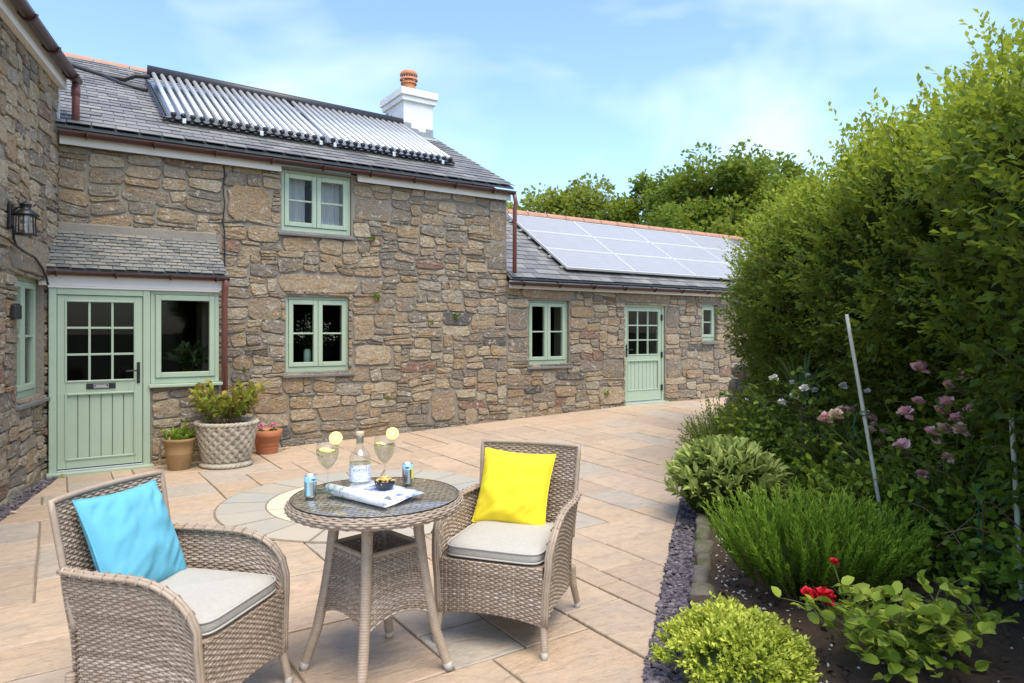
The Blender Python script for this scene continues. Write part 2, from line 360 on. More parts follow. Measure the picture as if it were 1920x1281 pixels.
def sprigs(base, dirs, length, per, age0, age1, spread=.8, droop=0.):
    """leaves set along short shoots: positions, directions, ages"""
    n = len(base); length = np.broadcast_to(length, (n,)); P = []; D = []; A = []
    dirs = dirs / np.linalg.norm(dirs, axis=1, keepdims=True)
    for i in range(per):
        f = (i + .6) / per; side = unit(n); side -= dirs * (side * dirs).sum(1, keepdims=True); side /= np.linalg.norm(side, axis=1, keepdims=True) + 1e-9
        p = base + dirs * (length * f)[:, None]; p[:, 2] -= droop * (f * length) ** 2
        P.append(p); D.append(dirs * (.35 + .75 * f) + side * spread * (1.15 - .5 * f)); A.append(np.broadcast_to(age0, (n,)) + (np.broadcast_to(age1, (n,)) - np.broadcast_to(age0, (n,))) * f)
    return np.concatenate(P), np.concatenate(D), np.concatenate(A)

# ------------------------------------------------------------------ ground and patio
def clip(poly, nx, ny, c):      # keep the side nx*x+ny*y <= c
    out = []
    for i in range(len(poly)):
        a, b2 = poly[i], poly[(i + 1) % len(poly)]; da = nx * a[0] + ny * a[1] - c; db = nx * b2[0] + ny * b2[1] - c
        if da <= 0: out.append(a)
        if (da < 0 < db) or (db < 0 < da):
            k = da / (da - db); out.append((a[0] + (b2[0] - a[0]) * k, a[1] + (b2[1] - a[1]) * k))
    return out
def pack(nx, nz, sizes, free, rg, slack=0):
    """fill a grid with random rectangles; returns (x, z, w, h) in cells"""
    occ = [[not free(i, j) for i in range(nx)] for j in range(nz)]; out = []
    tot = sum(s[2] for s in sizes)
    for j in range(nz):
        for i in range(nx):
            if occ[j][i]: continue
            q = rg.random() * tot
            for sw, sh, wt in sizes:
                q -= wt
                if q <= 0: break
            ww = 0
            while ww < sw and i + ww < nx and not occ[j][i + ww]: ww += 1
            ex_ = 0
            while i + ww + ex_ < nx and not occ[j][i + ww + ex_] and ex_ < slack: ex_ += 1
            if ex_ < slack: ww += ex_
            hh = 1
            while hh < sh and j + hh < nz and all(not occ[j + hh][i + k] for k in range(ww)): hh += 1
            for a in range(hh):
                for b2 in range(ww): occ[j + a][i + b2] = True
            out.append((i, j, ww, hh))
    return out
# far land: one sheet out to the horizon
gm = MB().grid(lambda u, v: (-300 + 600 * u, -300 + 600 * v, -.12), 8, 8); tag(gm.build('ground', 'ground'), kind='structure')
EN = (.637, -.77); EL = (.77, .637)      # bed edge: normal into the bed and direction away from the camera
EDGE = -.295
WC = (.03, 9.0); WD = (.23, .973); WN = (.973, -.23)     # wing wall: inner corner, direction, outward normal
PT = MB().grid(lambda u, v: (lambda s, t: (s, t, ground(s, t) - .012))(-4 + 20 * u, -3 + 13 * v), 40, 40)
patio = tag(PT.build('patio', 'joint_sand'), kind='structure')
def in_view(s, t, m=1.35):
    d = s * .557 + t * .8305; x = s * .8305 - t * .557
    return d > 1.2 and abs(x) < d * .75 * m + .6, d
rg = random.Random(3); CELL = .195
slabs = []
for (i, j, ww, hh) in pack(92, 62, [(3, 3, 4), (4, 3, 4), (3, 4, 3), (4, 4, 1.4), (2, 3, 2), (3, 2, 2.2), (2, 2, 1), (4, 2, 1.6), (5, 3, 1)], lambda i, j: True, rg):
    g2 = .0065
    x0, y0 = -3.6 + i * CELL, -3.0 + j * CELL
    poly = [(x0 + g2, y0 + g2), (x0 + ww * CELL - g2, y0 + g2), (x0 + ww * CELL - g2, y0 + hh * CELL - g2), (x0 + g2, y0 + hh * CELL - g2)]
    poly = [(x + .012 * nz3(x * .9, y * .9, 3) + .004 * nz3(x * 9, y * 9), y + .014 * nz3(x * .9, y * .9, 9)) for x, y in poly]
    mx_, my_ = x0 + ww * CELL / 2, y0 + hh * CELL / 2
    if mx_ * EL[0] + my_ * EL[1] < 9.7: poly = clip(poly, EN[0], EN[1], EDGE)
    if len(poly) < 3: continue
    poly = clip(poly, 0, 1, 8.93)
    poly = clip(poly, -WN[0], -WN[1], -(WC[0] * WN[0] + WC[1] * WN[1]) - .16)
    if len(poly) < 3: continue
    ar = abs(sum(poly[k][0] * poly[(k + 1) % len(poly)][1] - poly[(k + 1) % len(poly)][0] * poly[k][1] for k in range(len(poly)))) / 2
    cx = sum(p[0] for p in poly) / len(poly); cy = sum(p[1] for p in poly) / len(poly)
    ok, d = in_view(cx, cy)
    if ar < .004 or not ok: continue
    slabs.append((ar / d ** 3, poly, cx, cy))
slabs.sort(key=lambda q: -q[0])
def slab_geo(poly, cx, cy):
    # densify the outline a little so that the riven edge can wander
    pts = []
    for k in range(len(poly)):
        a, b2 = poly[k], poly[(k + 1) % len(poly)]; L = math.dist(a, b2); m = max(1, int(L / .16))
        for q in range(m):
            x, y = a[0] + (b2[0] - a[0]) * q / m, a[1] + (b2[1] - a[1]) * q / m
            if q: x += rg.uniform(-.004, .004); y += rg.uniform(-.004, .004)
            pts.append((x, y))
    n = len(pts); dz = rg.uniform(-.0015, .0025); tx, ty = rg.uniform(-.003, .003), rg.uniform(-.003, .003)
    zf = lambda x, y: ground(x, y) + dz + tx * (x - cx) + ty * (y - cy)
    vs = [(x, y, zf(x, y) - .03) for x, y in pts] + [(x, y, zf(x, y) - .005) for x, y in pts]
    vs += [(x + (cx - x) * .02, y + (cy - y) * .02, zf(x, y) + rg.uniform(-.0005, .001)) for x, y in pts]
    fs = [(k, (k + 1) % n, n + (k + 1) % n, n + k) for k in range(n)] + [(n + k, n + (k + 1) % n, 2 * n + (k + 1) % n, 2 * n + k) for k in range(n)] + [tuple(range(2 * n, 3 * n))]
    return vs, fs
rest = MB()
for q, (_, poly, cx, cy) in enumerate(slabs):
    vs, fs = slab_geo(poly, cx, cy)
    if q < 298: pydata('paving_slab', vs, fs, 'paving', patio)
    else: rest.add(vs, fs)
if rest.v: rest.build('paving_slabs', 'paving', patio, kind='stuff')
# round paving feature behind the table, laid 4 mm proud
CX, CY = 2.3, 5.75
def gz(x, y, o): return (x, y, ground(x, y) + o)
n = 64; MB().add([gz(CX, CY, .003)] + [gz(CX + 1.245 * math.cos(2 * math.pi * k / n), CY + 1.245 * math.sin(2 * math.pi * k / n), .003) for k in range(n)], [(0, 1 + k, 1 + (k + 1) % n) for k in range(n)]).build('circle_bed', 'joint_sand', patio)
for r0, r1, cnt, mt, off in ((.845, 1.225, 19, 'ring_paving', .1), (.43, .83, 11, 'cream_paving', .3), (.0, .415, 1, 'cream_paving', 0)):
    for k in range(cnt):
        a0 = 2 * math.pi * (k + off) / cnt + .008 / max(r1, .1); a1 = 2 * math.pi * (k + 1 + off) / cnt - .008 / max(r1, .1); m = 5 if cnt > 1 else 40
        a0 += rg.uniform(-.01, .01) if cnt > 1 else 0
        outer = [(CX + r1 * math.cos(a0 + (a1 - a0) * q / m), CY + r1 * math.sin(a0 + (a1 - a0) * q / m)) for q in range(m + 1)]
        inner = [(CX + r0 * math.cos(a1 + (a0 - a1) * q / m), CY + r0 * math.sin(a1 + (a0 - a1) * q / m)) for q in range(m + 1)] if r0 > 0 else []
        pl = outer + inner; N = len(pl); h = .0085 + rg.uniform(-.001, .001)
        pydata('ring_tile', [gz(x, y, -.01) for x, y in pl] + [gz(x, y, h) for x, y in pl], [(q, (q + 1) % N, N + (q + 1) % N, N + q) for q in range(N)] + [tuple(range(N, 2 * N))], mt, patio)

# ------------------------------------------------------------------ stone walls
def wall_boxes(fr, a0, a1, z0, z1, holes, thick=.42):
    A = sorted({a0, a1, *[h[0] for h in holes], *[h[1] for h in holes]}); Z = sorted({z0, z1, *[h[2] for h in holes], *[h[3] for h in holes]})
    A = [a for a in A if a0 <= a <= a1]; Z = [z for z in Z if z0 <= z <= z1]; m = MB()
    for i in range(len(A) - 1):
        j = 0
        while j < len(Z) - 1:
            am = (A[i] + A[i + 1]) / 2
            def solid(q): return not any(h[0] < am < h[1] and h[2] < (Z[q] + Z[q + 1]) / 2 < h[3] for h in holes)
            if not solid(j): j += 1; continue
            k = j
            while k < len(Z) - 1 and solid(k): k += 1
            m.fbox(fr, A[i], A[i + 1], Z[j], Z[k], -thick, 0); j = k
    return m
def stone_geo(fr, q, rg, sq=None, depth=1.):
    """q: four warped corners (a,z) of the joint net"""
    N = 16; ex = sq or rg.choice((4.5, 6, 8, 11, 14)); vs = []; cx = sum(p[0] for p in q) / 4; cz = sum(p[1] for p in q) / 4
    w_ = math.dist(q[0], q[1]); h_ = math.dist(q[1], q[2]); gap = rg.uniform(.002, .007)
    kx, kz = max(.3, 1 - 2 * gap / w_), max(.3, 1 - 2 * gap / h_)
    jit = [1 + rg.uniform(-.07, .02) for _ in range(N)]; ph = rg.uniform(0, .4)
    tx, tz = rg.uniform(-.06, .06), rg.uniform(-.06, .06); pr = rg.uniform(.014, .030) * depth
    for sc, d in ((1., -.03), (.992, pr * .5), (.95, pr * .95), (.52, pr * 1.05)):
        for k in range(N):
            an = 2 * math.pi * k / N + ph; c_, s_ = math.cos(an), math.sin(an)
            rr = (abs(c_) ** ex + abs(s_) ** ex) ** (-1 / ex)
            if sc < .9: rr *= 1 + rg.uniform(-.05, .05)
            u, v = c_ * rr * jit[k] * sc * kx, s_ * rr * jit[k] * sc * kz
            u = max(-1, min(1, u)); v = max(-1, min(1, v))
            a = ((1 - u) * (1 - v) * q[0][0] + (1 + u) * (1 - v) * q[1][0] + (1 + u) * (1 + v) * q[2][0] + (1 - u) * (1 + v) * q[3][0]) / 4
            z = ((1 - u) * (1 - v) * q[0][1] + (1 + u) * (1 - v) * q[1][1] + (1 + u) * (1 + v) * q[2][1] + (1 - u) * (1 + v) * q[3][1]) / 4
            dd = max(d, min(d, .004) if d <= 0 else .006, d + ((a - cx) * tx + (z - cz) * tz + rg.uniform(-.0055, .0055) if d > 0 else 0)) if d <= 0 else max(.006, d + (a - cx) * tx + (z - cz) * tz + rg.uniform(-.0055, .0055))
            vs.append(fr(a, z, dd))
    fs = []
    for i in range(3):
        for k in range(N): fs.append((i * N + k, i * N + (k + 1) % N, (i + 1) * N + (k + 1) % N, (i + 1) * N + k))
    fs.append(tuple(range(3 * N, 4 * N)))
    return vs, fs
SIZES = [(2, 1, 1.2), (4, 1, 2.4), (6, 1, 2), (12, 5, .35), (10, 3, 1), (3, 2, 3), (4, 2, 4), (5, 2, 4), (6, 2, 3), (5, 3, 4), (6, 3, 4), (7, 3, 3), (4, 3, 3), (8, 3, 2), (3, 3, 2), (8, 4, 1.6), (6, 4, 2), (4, 4, 1.2), (3, 1, 1.5), (5, 1, 2), (2, 2, 1), (9, 4, .8), (5, 5, .6), (7, 5, .5)]
def rubble(fr, parent, a0, a1, z0, z1, holes, seed, fixed=(), cap=300, cell=(.06, .048), rank=None):
    rg = random.Random(seed); nx = int(round((a1 - a0) / cell[0])); nz = int(round((z1 - z0) / cell[1])); ca = (a1 - a0) / nx; cz = (z1 - z0) / nz
    def free(i, j):
        a = a0 + (i + .5) * ca; z = z0 + (j + .5) * cz
        return not any(h[0] < a < h[1] and h[2] < z < h[3] for h in list(holes) + list(fixed))
    rects = [(a0 + i * ca, z0 + j * cz, a0 + (i + w_) * ca, z0 + (j + h_) * cz, False) for i, j, w_, h_ in pack(nx, nz, SIZES, free, rg, 3)]
    rects += [(f[0], f[2], f[1], f[3], True) for f in fixed]
    def warp(a, z, near):
        if near: return (a, z)
        k = 1.
        for h in holes:      # keep the joints straight at the openings
            dd = max(h[0] - a, a - h[1], h[2] - z, z - h[3]); k = min(k, max(0, min(1, dd / .15)))
        k = min(k, max(0, (a - a0) / .1), max(0, (a1 - a) / .1))
        return (a + k * (.07 * nz3(a * 2.1, z * 2.6, seed) + .06 * nz3(a * 6, z * 6, seed + 5)), z + k * (.06 * nz3(a * 1.6, z * 2.1, seed + 40) + .05 * nz3(a * 5, z * 6, seed + 60)))
    geos = []
    for x0, y0, x1, y1, fx in rects:
        if (x1 - x0) < .05 or (y1 - y0) < .03: continue
        q = [warp(x0, y0, fx), warp(x1, y0, fx), warp(x1, y1, fx), warp(x0, y1, fx)]
        geos.append(((x1 - x0) * (y1 - y0) * (rank((x0 + x1) / 2, (y0 + y1) / 2) if rank else 1), stone_geo(fr, q, rg, 9 if fx else None)))
    geos.sort(key=lambda g: -g[0]); m = MB()
    for k, (_, (vs, fs)) in enumerate(geos):
        if k < cap: pydata('stone', vs, fs, 'stone', parent, False, True)
        else: m.add(vs, fs)
    if m.v: m.build('small_stones', 'stone', parent, False, True, 'stuff')
    return len(geos)

# ------------------------------------------------------------------ joinery
def glaze_window(fr, parent, a0, a1, z0, z1, d=-.07, n=2, bar=True, sill=True, label=None, sill_over=.05):
    """painted casement: outer frame > sashes, panes, glazing bars, slate sill"""
    m = MB(); fw = .045
    m.fbox(fr, a0, a0 + fw, z0, z1, d - .06, d + .02).fbox(fr, a1 - fw, a1, z0, z1, d - .06, d + .02).fbox(fr, a0 + fw, a1 - fw, z1 - fw, z1, d - .06, d + .0195).fbox(fr, a0 + fw, a1 - fw, z0, z0 + fw + .02, d - .06, d + .0195)
    w_ = m.build('window', 'green_paint', parent, world=True, bevel=.004)
    if label: w_['label'] = label
    iw = (a1 - a0 - 2 * fw) / n
    for k in range(n):
        s0, s1 = a0 + fw + k * iw + .003, a0 + fw + (k + 1) * iw - .003; y0, y1 = z0 + fw + .023, z1 - fw - .003; sw = .058
        m = MB().fbox(fr, s0, s0 + sw, y0, y1, d - .03, d + .034).fbox(fr, s1 - sw, s1, y0, y1, d - .03, d + .034).fbox(fr, s0 + sw, s1 - sw, y1 - sw, y1, d - .03, d + .0335).fbox(fr, s0 + sw, s1 - sw, y0, y0 + sw, d - .03, d + .0335)
        m.build('sash', 'green_paint', w_, world=True, bevel=.006)
        mid = (y0 + y1) / 2
        if bar:
            MB().fbox(fr, s0 + sw, s1 - sw, mid - .011, mid + .011, d - .012, d + .022).build('glazing_bar', 'green_paint', w_, world=True, bevel=.003)
            for p0, p1 in ((y0 + sw - .004, mid - .0115), (mid + .0115, y1 - sw + .004)): MB().fbox(fr, s0 + sw - .004, s1 - sw + .004, p0, p1, d - .006, d + .0).build('pane', 'pane', w_, world=True)
        else: MB().fbox(fr, s0 + sw - .004, s1 - sw + .004, y0 + sw - .004, y1 - sw + .004, d - .006, d).build('pane', 'pane', w_, world=True)
    if sill:
        MB().fbox(fr, a0 + .01, a1 - .01, z0 - .03, z0 - .001, d - .05, d + .05).build('sill_board', 'green_paint', w_, world=True, bevel=.005)
        MB().fbox(fr, a0 - sill_over, a1 + sill_over, z0 - .068, z0 - .032, d - .05, .06).build('sill', 'slate', w_, world=True, bevel=.006)
    return w_
def door(fr, parent, a0, a1, z0, z1, rows, zg, zb, d, handle_side, boards, letter=False, hinges=False, fw=.06):
    """frame part and a leaf part with panes, bars, boards, furniture"""
    m = MB().fbox(fr, a0, a0 + fw, z0, z1, d - .07, d + .03).fbox(fr, a1 - fw, a1, z0, z1, d - .07, d + .03).fbox(fr, a0 + fw, a1 - fw, z1 - fw, z1, d - .07, d + .0295)
    m.build('door_frame', 'green_paint', parent, world=True, bevel=.006)
    MB().fbox(fr, a0 - .02, a1 + .03, z0 - .01, z0 + .028, d - .07, d + .12).build('threshold', 'green_paint', parent, world=True, bevel=.006)
    MB().fbox(fr, a0 + fw, a1 - fw, z0 + .0285, z0 + .05, d - .06, d + .05).build('weather_bar', 'steel', parent, world=True, bevel=.004)
    l0, l1, y0, y1 = a0 + fw + .004, a1 - fw - .004, z0 + .055, z1 - fw - .004; st = .075
    m = MB().fbox(fr, l0, l0 + st, y0, y1, d - .045, d + .012).fbox(fr, l1 - st, l1, y0, y1, d - .045, d + .012)
    m.fbox(fr, l0 + st, l1 - st, y1 - .06, y1, d - .045, d + .0115).fbox(fr, l0 + st, l1 - st, zb[1], zg[0], d - .045, d + .0115).fbox(fr, l0 + st, l1 - st, y0, zb[0], d - .045, d + .0115)
    leaf = m.build('door', 'green_paint', parent, world=True, bevel=.004)
    # raised mouldings round glass and boarded panel
    m = MB()
    for (p0, p1) in ((zg[0] - .012, y1 - .048), (zb[0] - .012, zb[1] + .012)):
        q0, q1 = l0 + st - .012, l1 - st + .012; e = .022
        m.fbox(fr, q0, q0 + e, p0, p1, d, d + .0225).fbox(fr, q1 - e, q1, p0, p1, d, d + .0225).fbox(fr, q0 + e, q1 - e, p1 - e, p1, d, d + .022).fbox(fr, q0 + e, q1 - e, p0, p0 + e, d, d + .022)
    m.build('moulding', 'green_paint', leaf, world=True, bevel=.007)
    bw = (l1 - l0 - 2 * st) / boards
    for k in range(boards): MB().fbox(fr, l0 + st + k * bw + .003, l0 + st + (k + 1) * bw - .003, zb[0], zb[1], d - .035, d - .006).build('board', 'green_paint', leaf, world=True, bevel=.005)
    MB().fbox(fr, l0 + st, l1 - st, zb[0], zb[1], d - .044, d - .036).build('panel_back', 'green_paint', leaf, world=True)
    pw = (l1 - l0 - 2 * st) / 3; ph = (y1 - .06 - zg[0]) / rows
    for i in range(3):
        for j in range(rows):
            MB().fbox(fr, l0 + st + i * pw + .009, l0 + st + (i + 1) * pw - .009, zg[0] + j * ph + .009, zg[0] + (j + 1) * ph - .009, d - .02, d - .014).build('pane', 'pane', leaf, world=True)
    m = MB()
    for i in (1, 2): m.fbox(fr, l0 + st + i * pw - .011, l0 + st + i * pw + .011, zg[0], y1 - .06, d - .03, d + .006)
    for j in range(1, rows): m.fbox(fr, l0 + st, l1 - st, zg[0] + j * ph - .011, zg[0] + j * ph + .011, d - .0295, d + .0055)
    m.build('glazing_bars', 'green_paint', leaf, world=True, bevel=.003)
    hx = l1 - .04 if handle_side > 0 else l0 + .04; hz = zg[0] + .06; q = -handle_side
    m = MB().fbox(fr, hx - .016, hx + .016, hz - .10, hz + .13, d + .012, d + .022)
    m.tube([fr(hx, hz + .04, d + .02), fr(hx, hz + .04, d + .055), fr(hx + q * .02, hz + .04, d + .06), fr(hx + q * .125, hz + .035, d + .06)], .0085, 8)
    m.build('handle', 'black_metal', leaf, world=True, bevel=.004)
    MB().lathe([(.0001, 0), (.009, 0), (.009, .004), (.0001, .004)], 12, fr(hx, hz - .06, d + .024)).build('keyhole', 'steel', leaf, world=True)
    if letter:
        lc = (l0 + l1) / 2; lz = (zb[1] + zg[0]) / 2 + .012
        lp = MB().fbox(fr, lc - .135, lc + .135, lz - .03, lz + .03, d + .012, d + .022).build('letter_plate', 'black_metal', leaf, world=True, bevel=.004)
        m = MB()
        for (p0, p1, r0, r1) in ((-.067, .067, .018, .021), (-.067, .067, -.021, -.018), (-.067, -.064, -.018, .018), (.064, .067, -.018, .018), (-.05, .05, .003, .009), (-.058, .058, -.011, -.005)): m.fbox(fr, lc + p0, lc + p1, lz + r0, lz + r1, d + .022, d + .0232)
        m.build('sticker_print', 'white_board', leaf, world=True)
    if hinges:
        hs = l1 + .004 if handle_side < 0 else l0 - .004
        for hz2 in (y0 + .22, (y0 + y1) / 2 - .02, y1 - .18): MB().fbox(fr, hs - .018, hs + .018, hz2 - .055, hz2 + .055, d + .0125, d + .042).build('hinge', 'black_metal', leaf, world=True, bevel=.006)
    return leaf
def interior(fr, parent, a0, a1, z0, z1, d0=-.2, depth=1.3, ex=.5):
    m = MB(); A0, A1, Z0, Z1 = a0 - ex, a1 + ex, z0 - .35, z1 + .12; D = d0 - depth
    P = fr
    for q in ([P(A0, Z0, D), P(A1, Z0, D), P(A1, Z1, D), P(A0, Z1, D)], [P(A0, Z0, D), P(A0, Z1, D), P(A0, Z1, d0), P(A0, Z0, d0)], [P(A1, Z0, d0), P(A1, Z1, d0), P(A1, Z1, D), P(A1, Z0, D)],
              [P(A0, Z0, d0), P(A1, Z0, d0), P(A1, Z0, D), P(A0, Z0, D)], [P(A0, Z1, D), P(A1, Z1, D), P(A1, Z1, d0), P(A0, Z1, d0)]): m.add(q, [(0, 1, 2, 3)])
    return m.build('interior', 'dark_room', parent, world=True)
def gutter(fr, parent, a0, a1, z, d, r=.055, brackets=()):
    m = MB(); prof = []
    for k in range(9): an = math.pi + math.pi * k / 8; prof.append((d + r * math.cos(an), z + r * math.sin(an)))
    for k in range(9): an = 2 * math.pi - math.pi * k / 8; prof.append((d + (r - .006) * math.cos(an), z + (r - .006) * math.sin(an)))
    N = len(prof); m.add([fr(a0, p[1], p[0]) for p in prof] + [fr(a1, p[1], p[0]) for p in prof], [(k, (k + 1) % N, N + (k + 1) % N, N + k) for k in range(N)] + [tuple(range(N)), tuple(range(N, 2 * N))])
    for e in (a0, a1): m.fbox(fr, e - .004, e + .004, z - r * .75, z - .002, d - r * .7, d + r * .7)
    g = m.build('gutter', 'brown_plastic', parent, True, True)
    for a in brackets:
        m = MB(); pts = [fr(a, z + (r + .006) * math.sin(math.pi + math.pi * k / 8), d + (r + .006) * math.cos(math.pi + math.pi * k / 8)) for k in range(9)]
        m.tube(pts, .011, 6); m.fbox(fr, a - .016, a + .016, z - .02, z + .03, d - r - .02, d - r + .006)
        m.build('bracket', 'brown_plastic', g, world=True)
    return g
def fascia(fr, parent, a0, a1, z0, z1, d):
    return MB().fbox(fr, a0, a1, z0, z1, d - .025, d).build('fascia', 'white_board', parent, world=True, bevel=.004)
def slates(parent, fr, a0, a1, t0, z0, p, rows, w_, exp, cap, mat='slate', seed=1, thick=.007, skip=None, rank=None):
    """slates on a pitched plane that starts at depth t0 (measured inward) and height z0; each a thin tilted plate"""
    rg = random.Random(seed); m = MB(); items = []; pf = p if callable(p) else (lambda a: p)
    for j in range(rows):
        off = (j % 2) * .5 * w_ + rg.uniform(-.01, .01); k = -1
        while a0 + off + k * w_ < a1:
            q0 = max(a0, a0 + off + k * w_ + .0035); q1 = min(a1, a0 + off + (k + 1) * w_ - .0035); k += 1
            if q1 - q0 < .03: continue
            L0, L1 = j * exp + rg.uniform(-.006, .006), j * exp + exp * 1.6
            lift0, lift1 = .016 + rg.uniform(0, .006), .003
            def P(a, L, h):
                cs = 1 / math.hypot(1, pf(a)); sn = pf(a) * cs; return fr(a, z0 + L * sn + h * cs, -(t0 + L * cs - h * sn))
            vs = [P(q0, L0, lift0), P(q1, L0, lift0), P(q1, L1, lift1), P(q0, L1, lift1), P(q0, L0, lift0 + thick), P(q1, L0, lift0 + thick), P(q1, L1, lift1 + thick), P(q0, L1, lift1 + thick)]
            fs = [(3, 2, 1, 0), (4, 5, 6, 7), (0, 1, 5, 4), (1, 2, 6, 5), (2, 3, 7, 6), (3, 0, 4, 7)]
            c = ((q0 + q1) / 2, L0 + exp / 2)
            if skip and skip(*c): continue
            items.append(((rank(*c) if rank else -j), vs, fs))
    items.sort(key=lambda i: -i[0])
    for k, (_, vs, fs) in enumerate(items):
        if k < cap: pydata('slate', vs, fs, mat, parent, world=True)
        else: m.add(vs, fs)
    if m.v: m.build('slates', mat, parent, world=True, kind='stuff')

# ------------------------------------------------------------------ the two-storey cottage
FR = frame((0, 9.0), (1, 0), (0, -1))
cot = thing('stone_cottage', 'two-storey rubble stone cottage with slate roof and white chimney', 'cottage', (3.0, 9.2, 0))
UW = (2.447, 3.385, 2.80, 3.60); LW = (2.50, 3.37, .955, 1.95)
MH = [UW, LW]
wall_boxes(FR, -.3, 5.93, -.15, 3.63, MH + [(.05, 1.5, -.02, 1.92)]).build('wall', 'mortar', cot, world=True)
MB().box(5.50, 5.925, 9.43, 15.9, -.1, 3.7).add([(5.925, 9.0, 3.63), (5.925, 16.0, 3.63), (5.925, 12.6, 5.62), (5.5, 9.0, 3.63), (5.5, 16.0, 3.63), (5.5, 12.6, 5.62)], [(0, 1, 2), (5, 4, 3), (0, 2, 5, 3), (1, 4, 5, 2)]).build('gable_wall', 'mortar', cot, world=True)
FIX = [(2.40, 3.50, 2.0, 2.25), (1.78, 2.33, 2.86, 3.32), (2.02, 2.46, 1.62, 1.93), (3.40, 3.72, 1.36, 1.72), (3.42, 3.98, 1.02, 1.30), (4.6, 5.0, .16, .62), (5.48, 5.92, 2.62, 2.86), (5.60, 5.92, 2.9, 3.36), (3.42, 3.95, 3.02, 3.34)]
rubble(FR, cot, 0.03, 5.93, -.05, 3.55, MH + [(-.5, 1.58, -.1, 2.60), (.0, 1.7, 2.5, 2.68)], 21, FIX, 300, rank=lambda a, z: 1 / (a + 6))
MB().fbox(FR, .03, 1.66, 2.55, 2.70, -.02, .03).build('cement_fillet', 'cement', cot, world=True, bevel=.02)
glaze_window(FR, cot, *UW, d=-.06, label='upstairs green casement window under the eaves')
glaze_window(FR, cot, *LW, d=-.06, label='downstairs green casement window under the granite lintel')
interior(FR, cot, *UW); interior(FR, cot, *LW)
m = MB()
for s0, s1 in ((2.52, 2.80), (3.02, 3.34)):
    m.grid(lambda u, v, s0=s0, s1=s1: FR(s0 + (s1 - s0) * u, 2.86 + .7 * v, -.19 + .018 * math.sin(u * 26)), 26, 1)
m.build('curtain', 'curtain', cot, True, True)
MB().fbox(FR, 2.44, 3.39, 3.60, 3.66, -.10, -.02).build('window_head', 'green_paint', cot, world=True, bevel=.004)
P0 = .535; EZ = 3.74; ET = 8.88
cs0 = 1 / math.hypot(1, P0)
def pa(a): return P0 - .028 * min(max(a, 0), 6) / 6
roof = MB().add([(-1.2, ET, EZ - .03), (5.99, ET, EZ - .03), (5.99, 12.6, EZ - .03 + pa(6) * 3.72), (-1.2, 12.6, EZ - .03 + P0 * 3.72), (5.99, 16.3, EZ - .03), (-1.2, 16.3, EZ - .03),
                 (-1.2, ET, EZ), (5.99, ET, EZ), (5.99, 12.6, EZ + pa(6) * 3.72), (-1.2, 12.6, EZ + P0 * 3.72), (5.99, 16.3, EZ), (-1.2, 16.3, EZ)],
                [(0, 3, 2), (0, 2, 1), (3, 5, 4, 2), (6, 7, 8), (6, 8, 9), (9, 8, 10, 11), (0, 1, 7, 6), (1, 2, 8, 7), (2, 4, 10, 8), (3, 0, 6, 9), (5, 3, 9, 11), (4, 5, 11, 10)]).build('roof', 'slate', cot, world=True)
slates(roof, FR, -.35, 6.0, ET - 9.0 - .03, EZ + .002, pa, 25, .235, .168, 300, seed=4, rank=lambda a, L: -1 * (L > 3.7) + 2 / (a + 8) * (1 if not (1.3 < a < 5 and .8 < L < 2.8) else .1))
for k in range(14):
    x0 = -.95 + k * .49
    MB().grid(lambda u, v, x0=x0: (x0 + .47 * u, 12.6 + .13 * math.cos(math.pi * v), EZ + pa(x0 + .2) * 3.72 - .065 + .125 * math.sin(math.pi * v)), 1, 8).build('ridge_tile', 'ridge_clay', roof, True, True)
gutter(FR, cot, .05, 5.97, 3.665, .17, brackets=[.3 + .66 * k for k in range(9)])
fascia(FR, cot, .05, 2.42, 3.535, 3.665, .10); fascia(FR, cot, 3.44, 5.95, 3.535, 3.665, .10)
# downpipe on the right corner, falling to the lower gutter
MB().tube([(5.96, 8.82, 3.62), (5.99, 8.82, 3.5), (5.99, 8.85, 3.4), (5.99, 8.86, 2.40)], .034, 10).build('downpipe', 'brown_pipe', cot, True, True)
# chimney: rendered stack, oversailing bands, lead flashing, clay pot with cowl
C0, C1, D0, D1 = 5.30, 5.90, 11.45, 12.30
ch = MB().box(C0, C1, D0, D1, 4.7, 5.92).build('chimney', 'white_render', cot, world=True, bevel=.012)
MB().box(C0 - .045, C1 + .045, D0 - .045, D1 + .045, 5.70, 5.795).box(C0 - .075, C1 + .075, D0 - .075, D1 + .075, 5.795, 5.93).build('chimney_band', 'white_render', ch, world=True, bevel=.012)
MB().add([(C0 - .07, D0 - .07, 5.931), (C1 + .07, D0 - .07, 5.931), (C1 + .07, D1 + .07, 5.931), (C0 - .07, D1 + .07, 5.931), (5.47, 11.74, 6.02), (5.74, 11.74, 6.02), (5.74, 12.01, 6.02), (5.47, 12.01, 6.02)], [(0, 1, 5, 4), (1, 2, 6, 5), (2, 3, 7, 6), (3, 0, 4, 7), (4, 5, 6, 7)]).build('flaunching', 'white_render', ch, world=True)
def rz(t, a=5.6): return EZ + pa(a) * (t - ET)
m = MB()
for k in range(5):   # stepped apron along the side and front sheets
    a = D0 + k * .17; m.box(C0 - .006, C0 + .01, a, a + .172, rz(a) - .05, rz(a) + .26)
for k in range(4):
    a = C0 + k * .15; h = (.26, .17, .13, .2)[k]; m.box(a - .004 * (k == 0), a + .146, D0 - .012, D0 + .01, rz(D0) - .06, rz(D0) + h)
m.add([(C0 - .12, D0 - .22, rz(D0 - .22) + .035), (C1 + .04, D0 - .22, rz(D0 - .22) + .035), (C1 + .04, D0, rz(D0) + .05), (C0 - .12, D0, rz(D0) + .05)], [(0, 1, 2, 3)])
m.build('lead_flashing', 'lead', ch, world=True)
pc = (5.60, 11.87, 6.0)
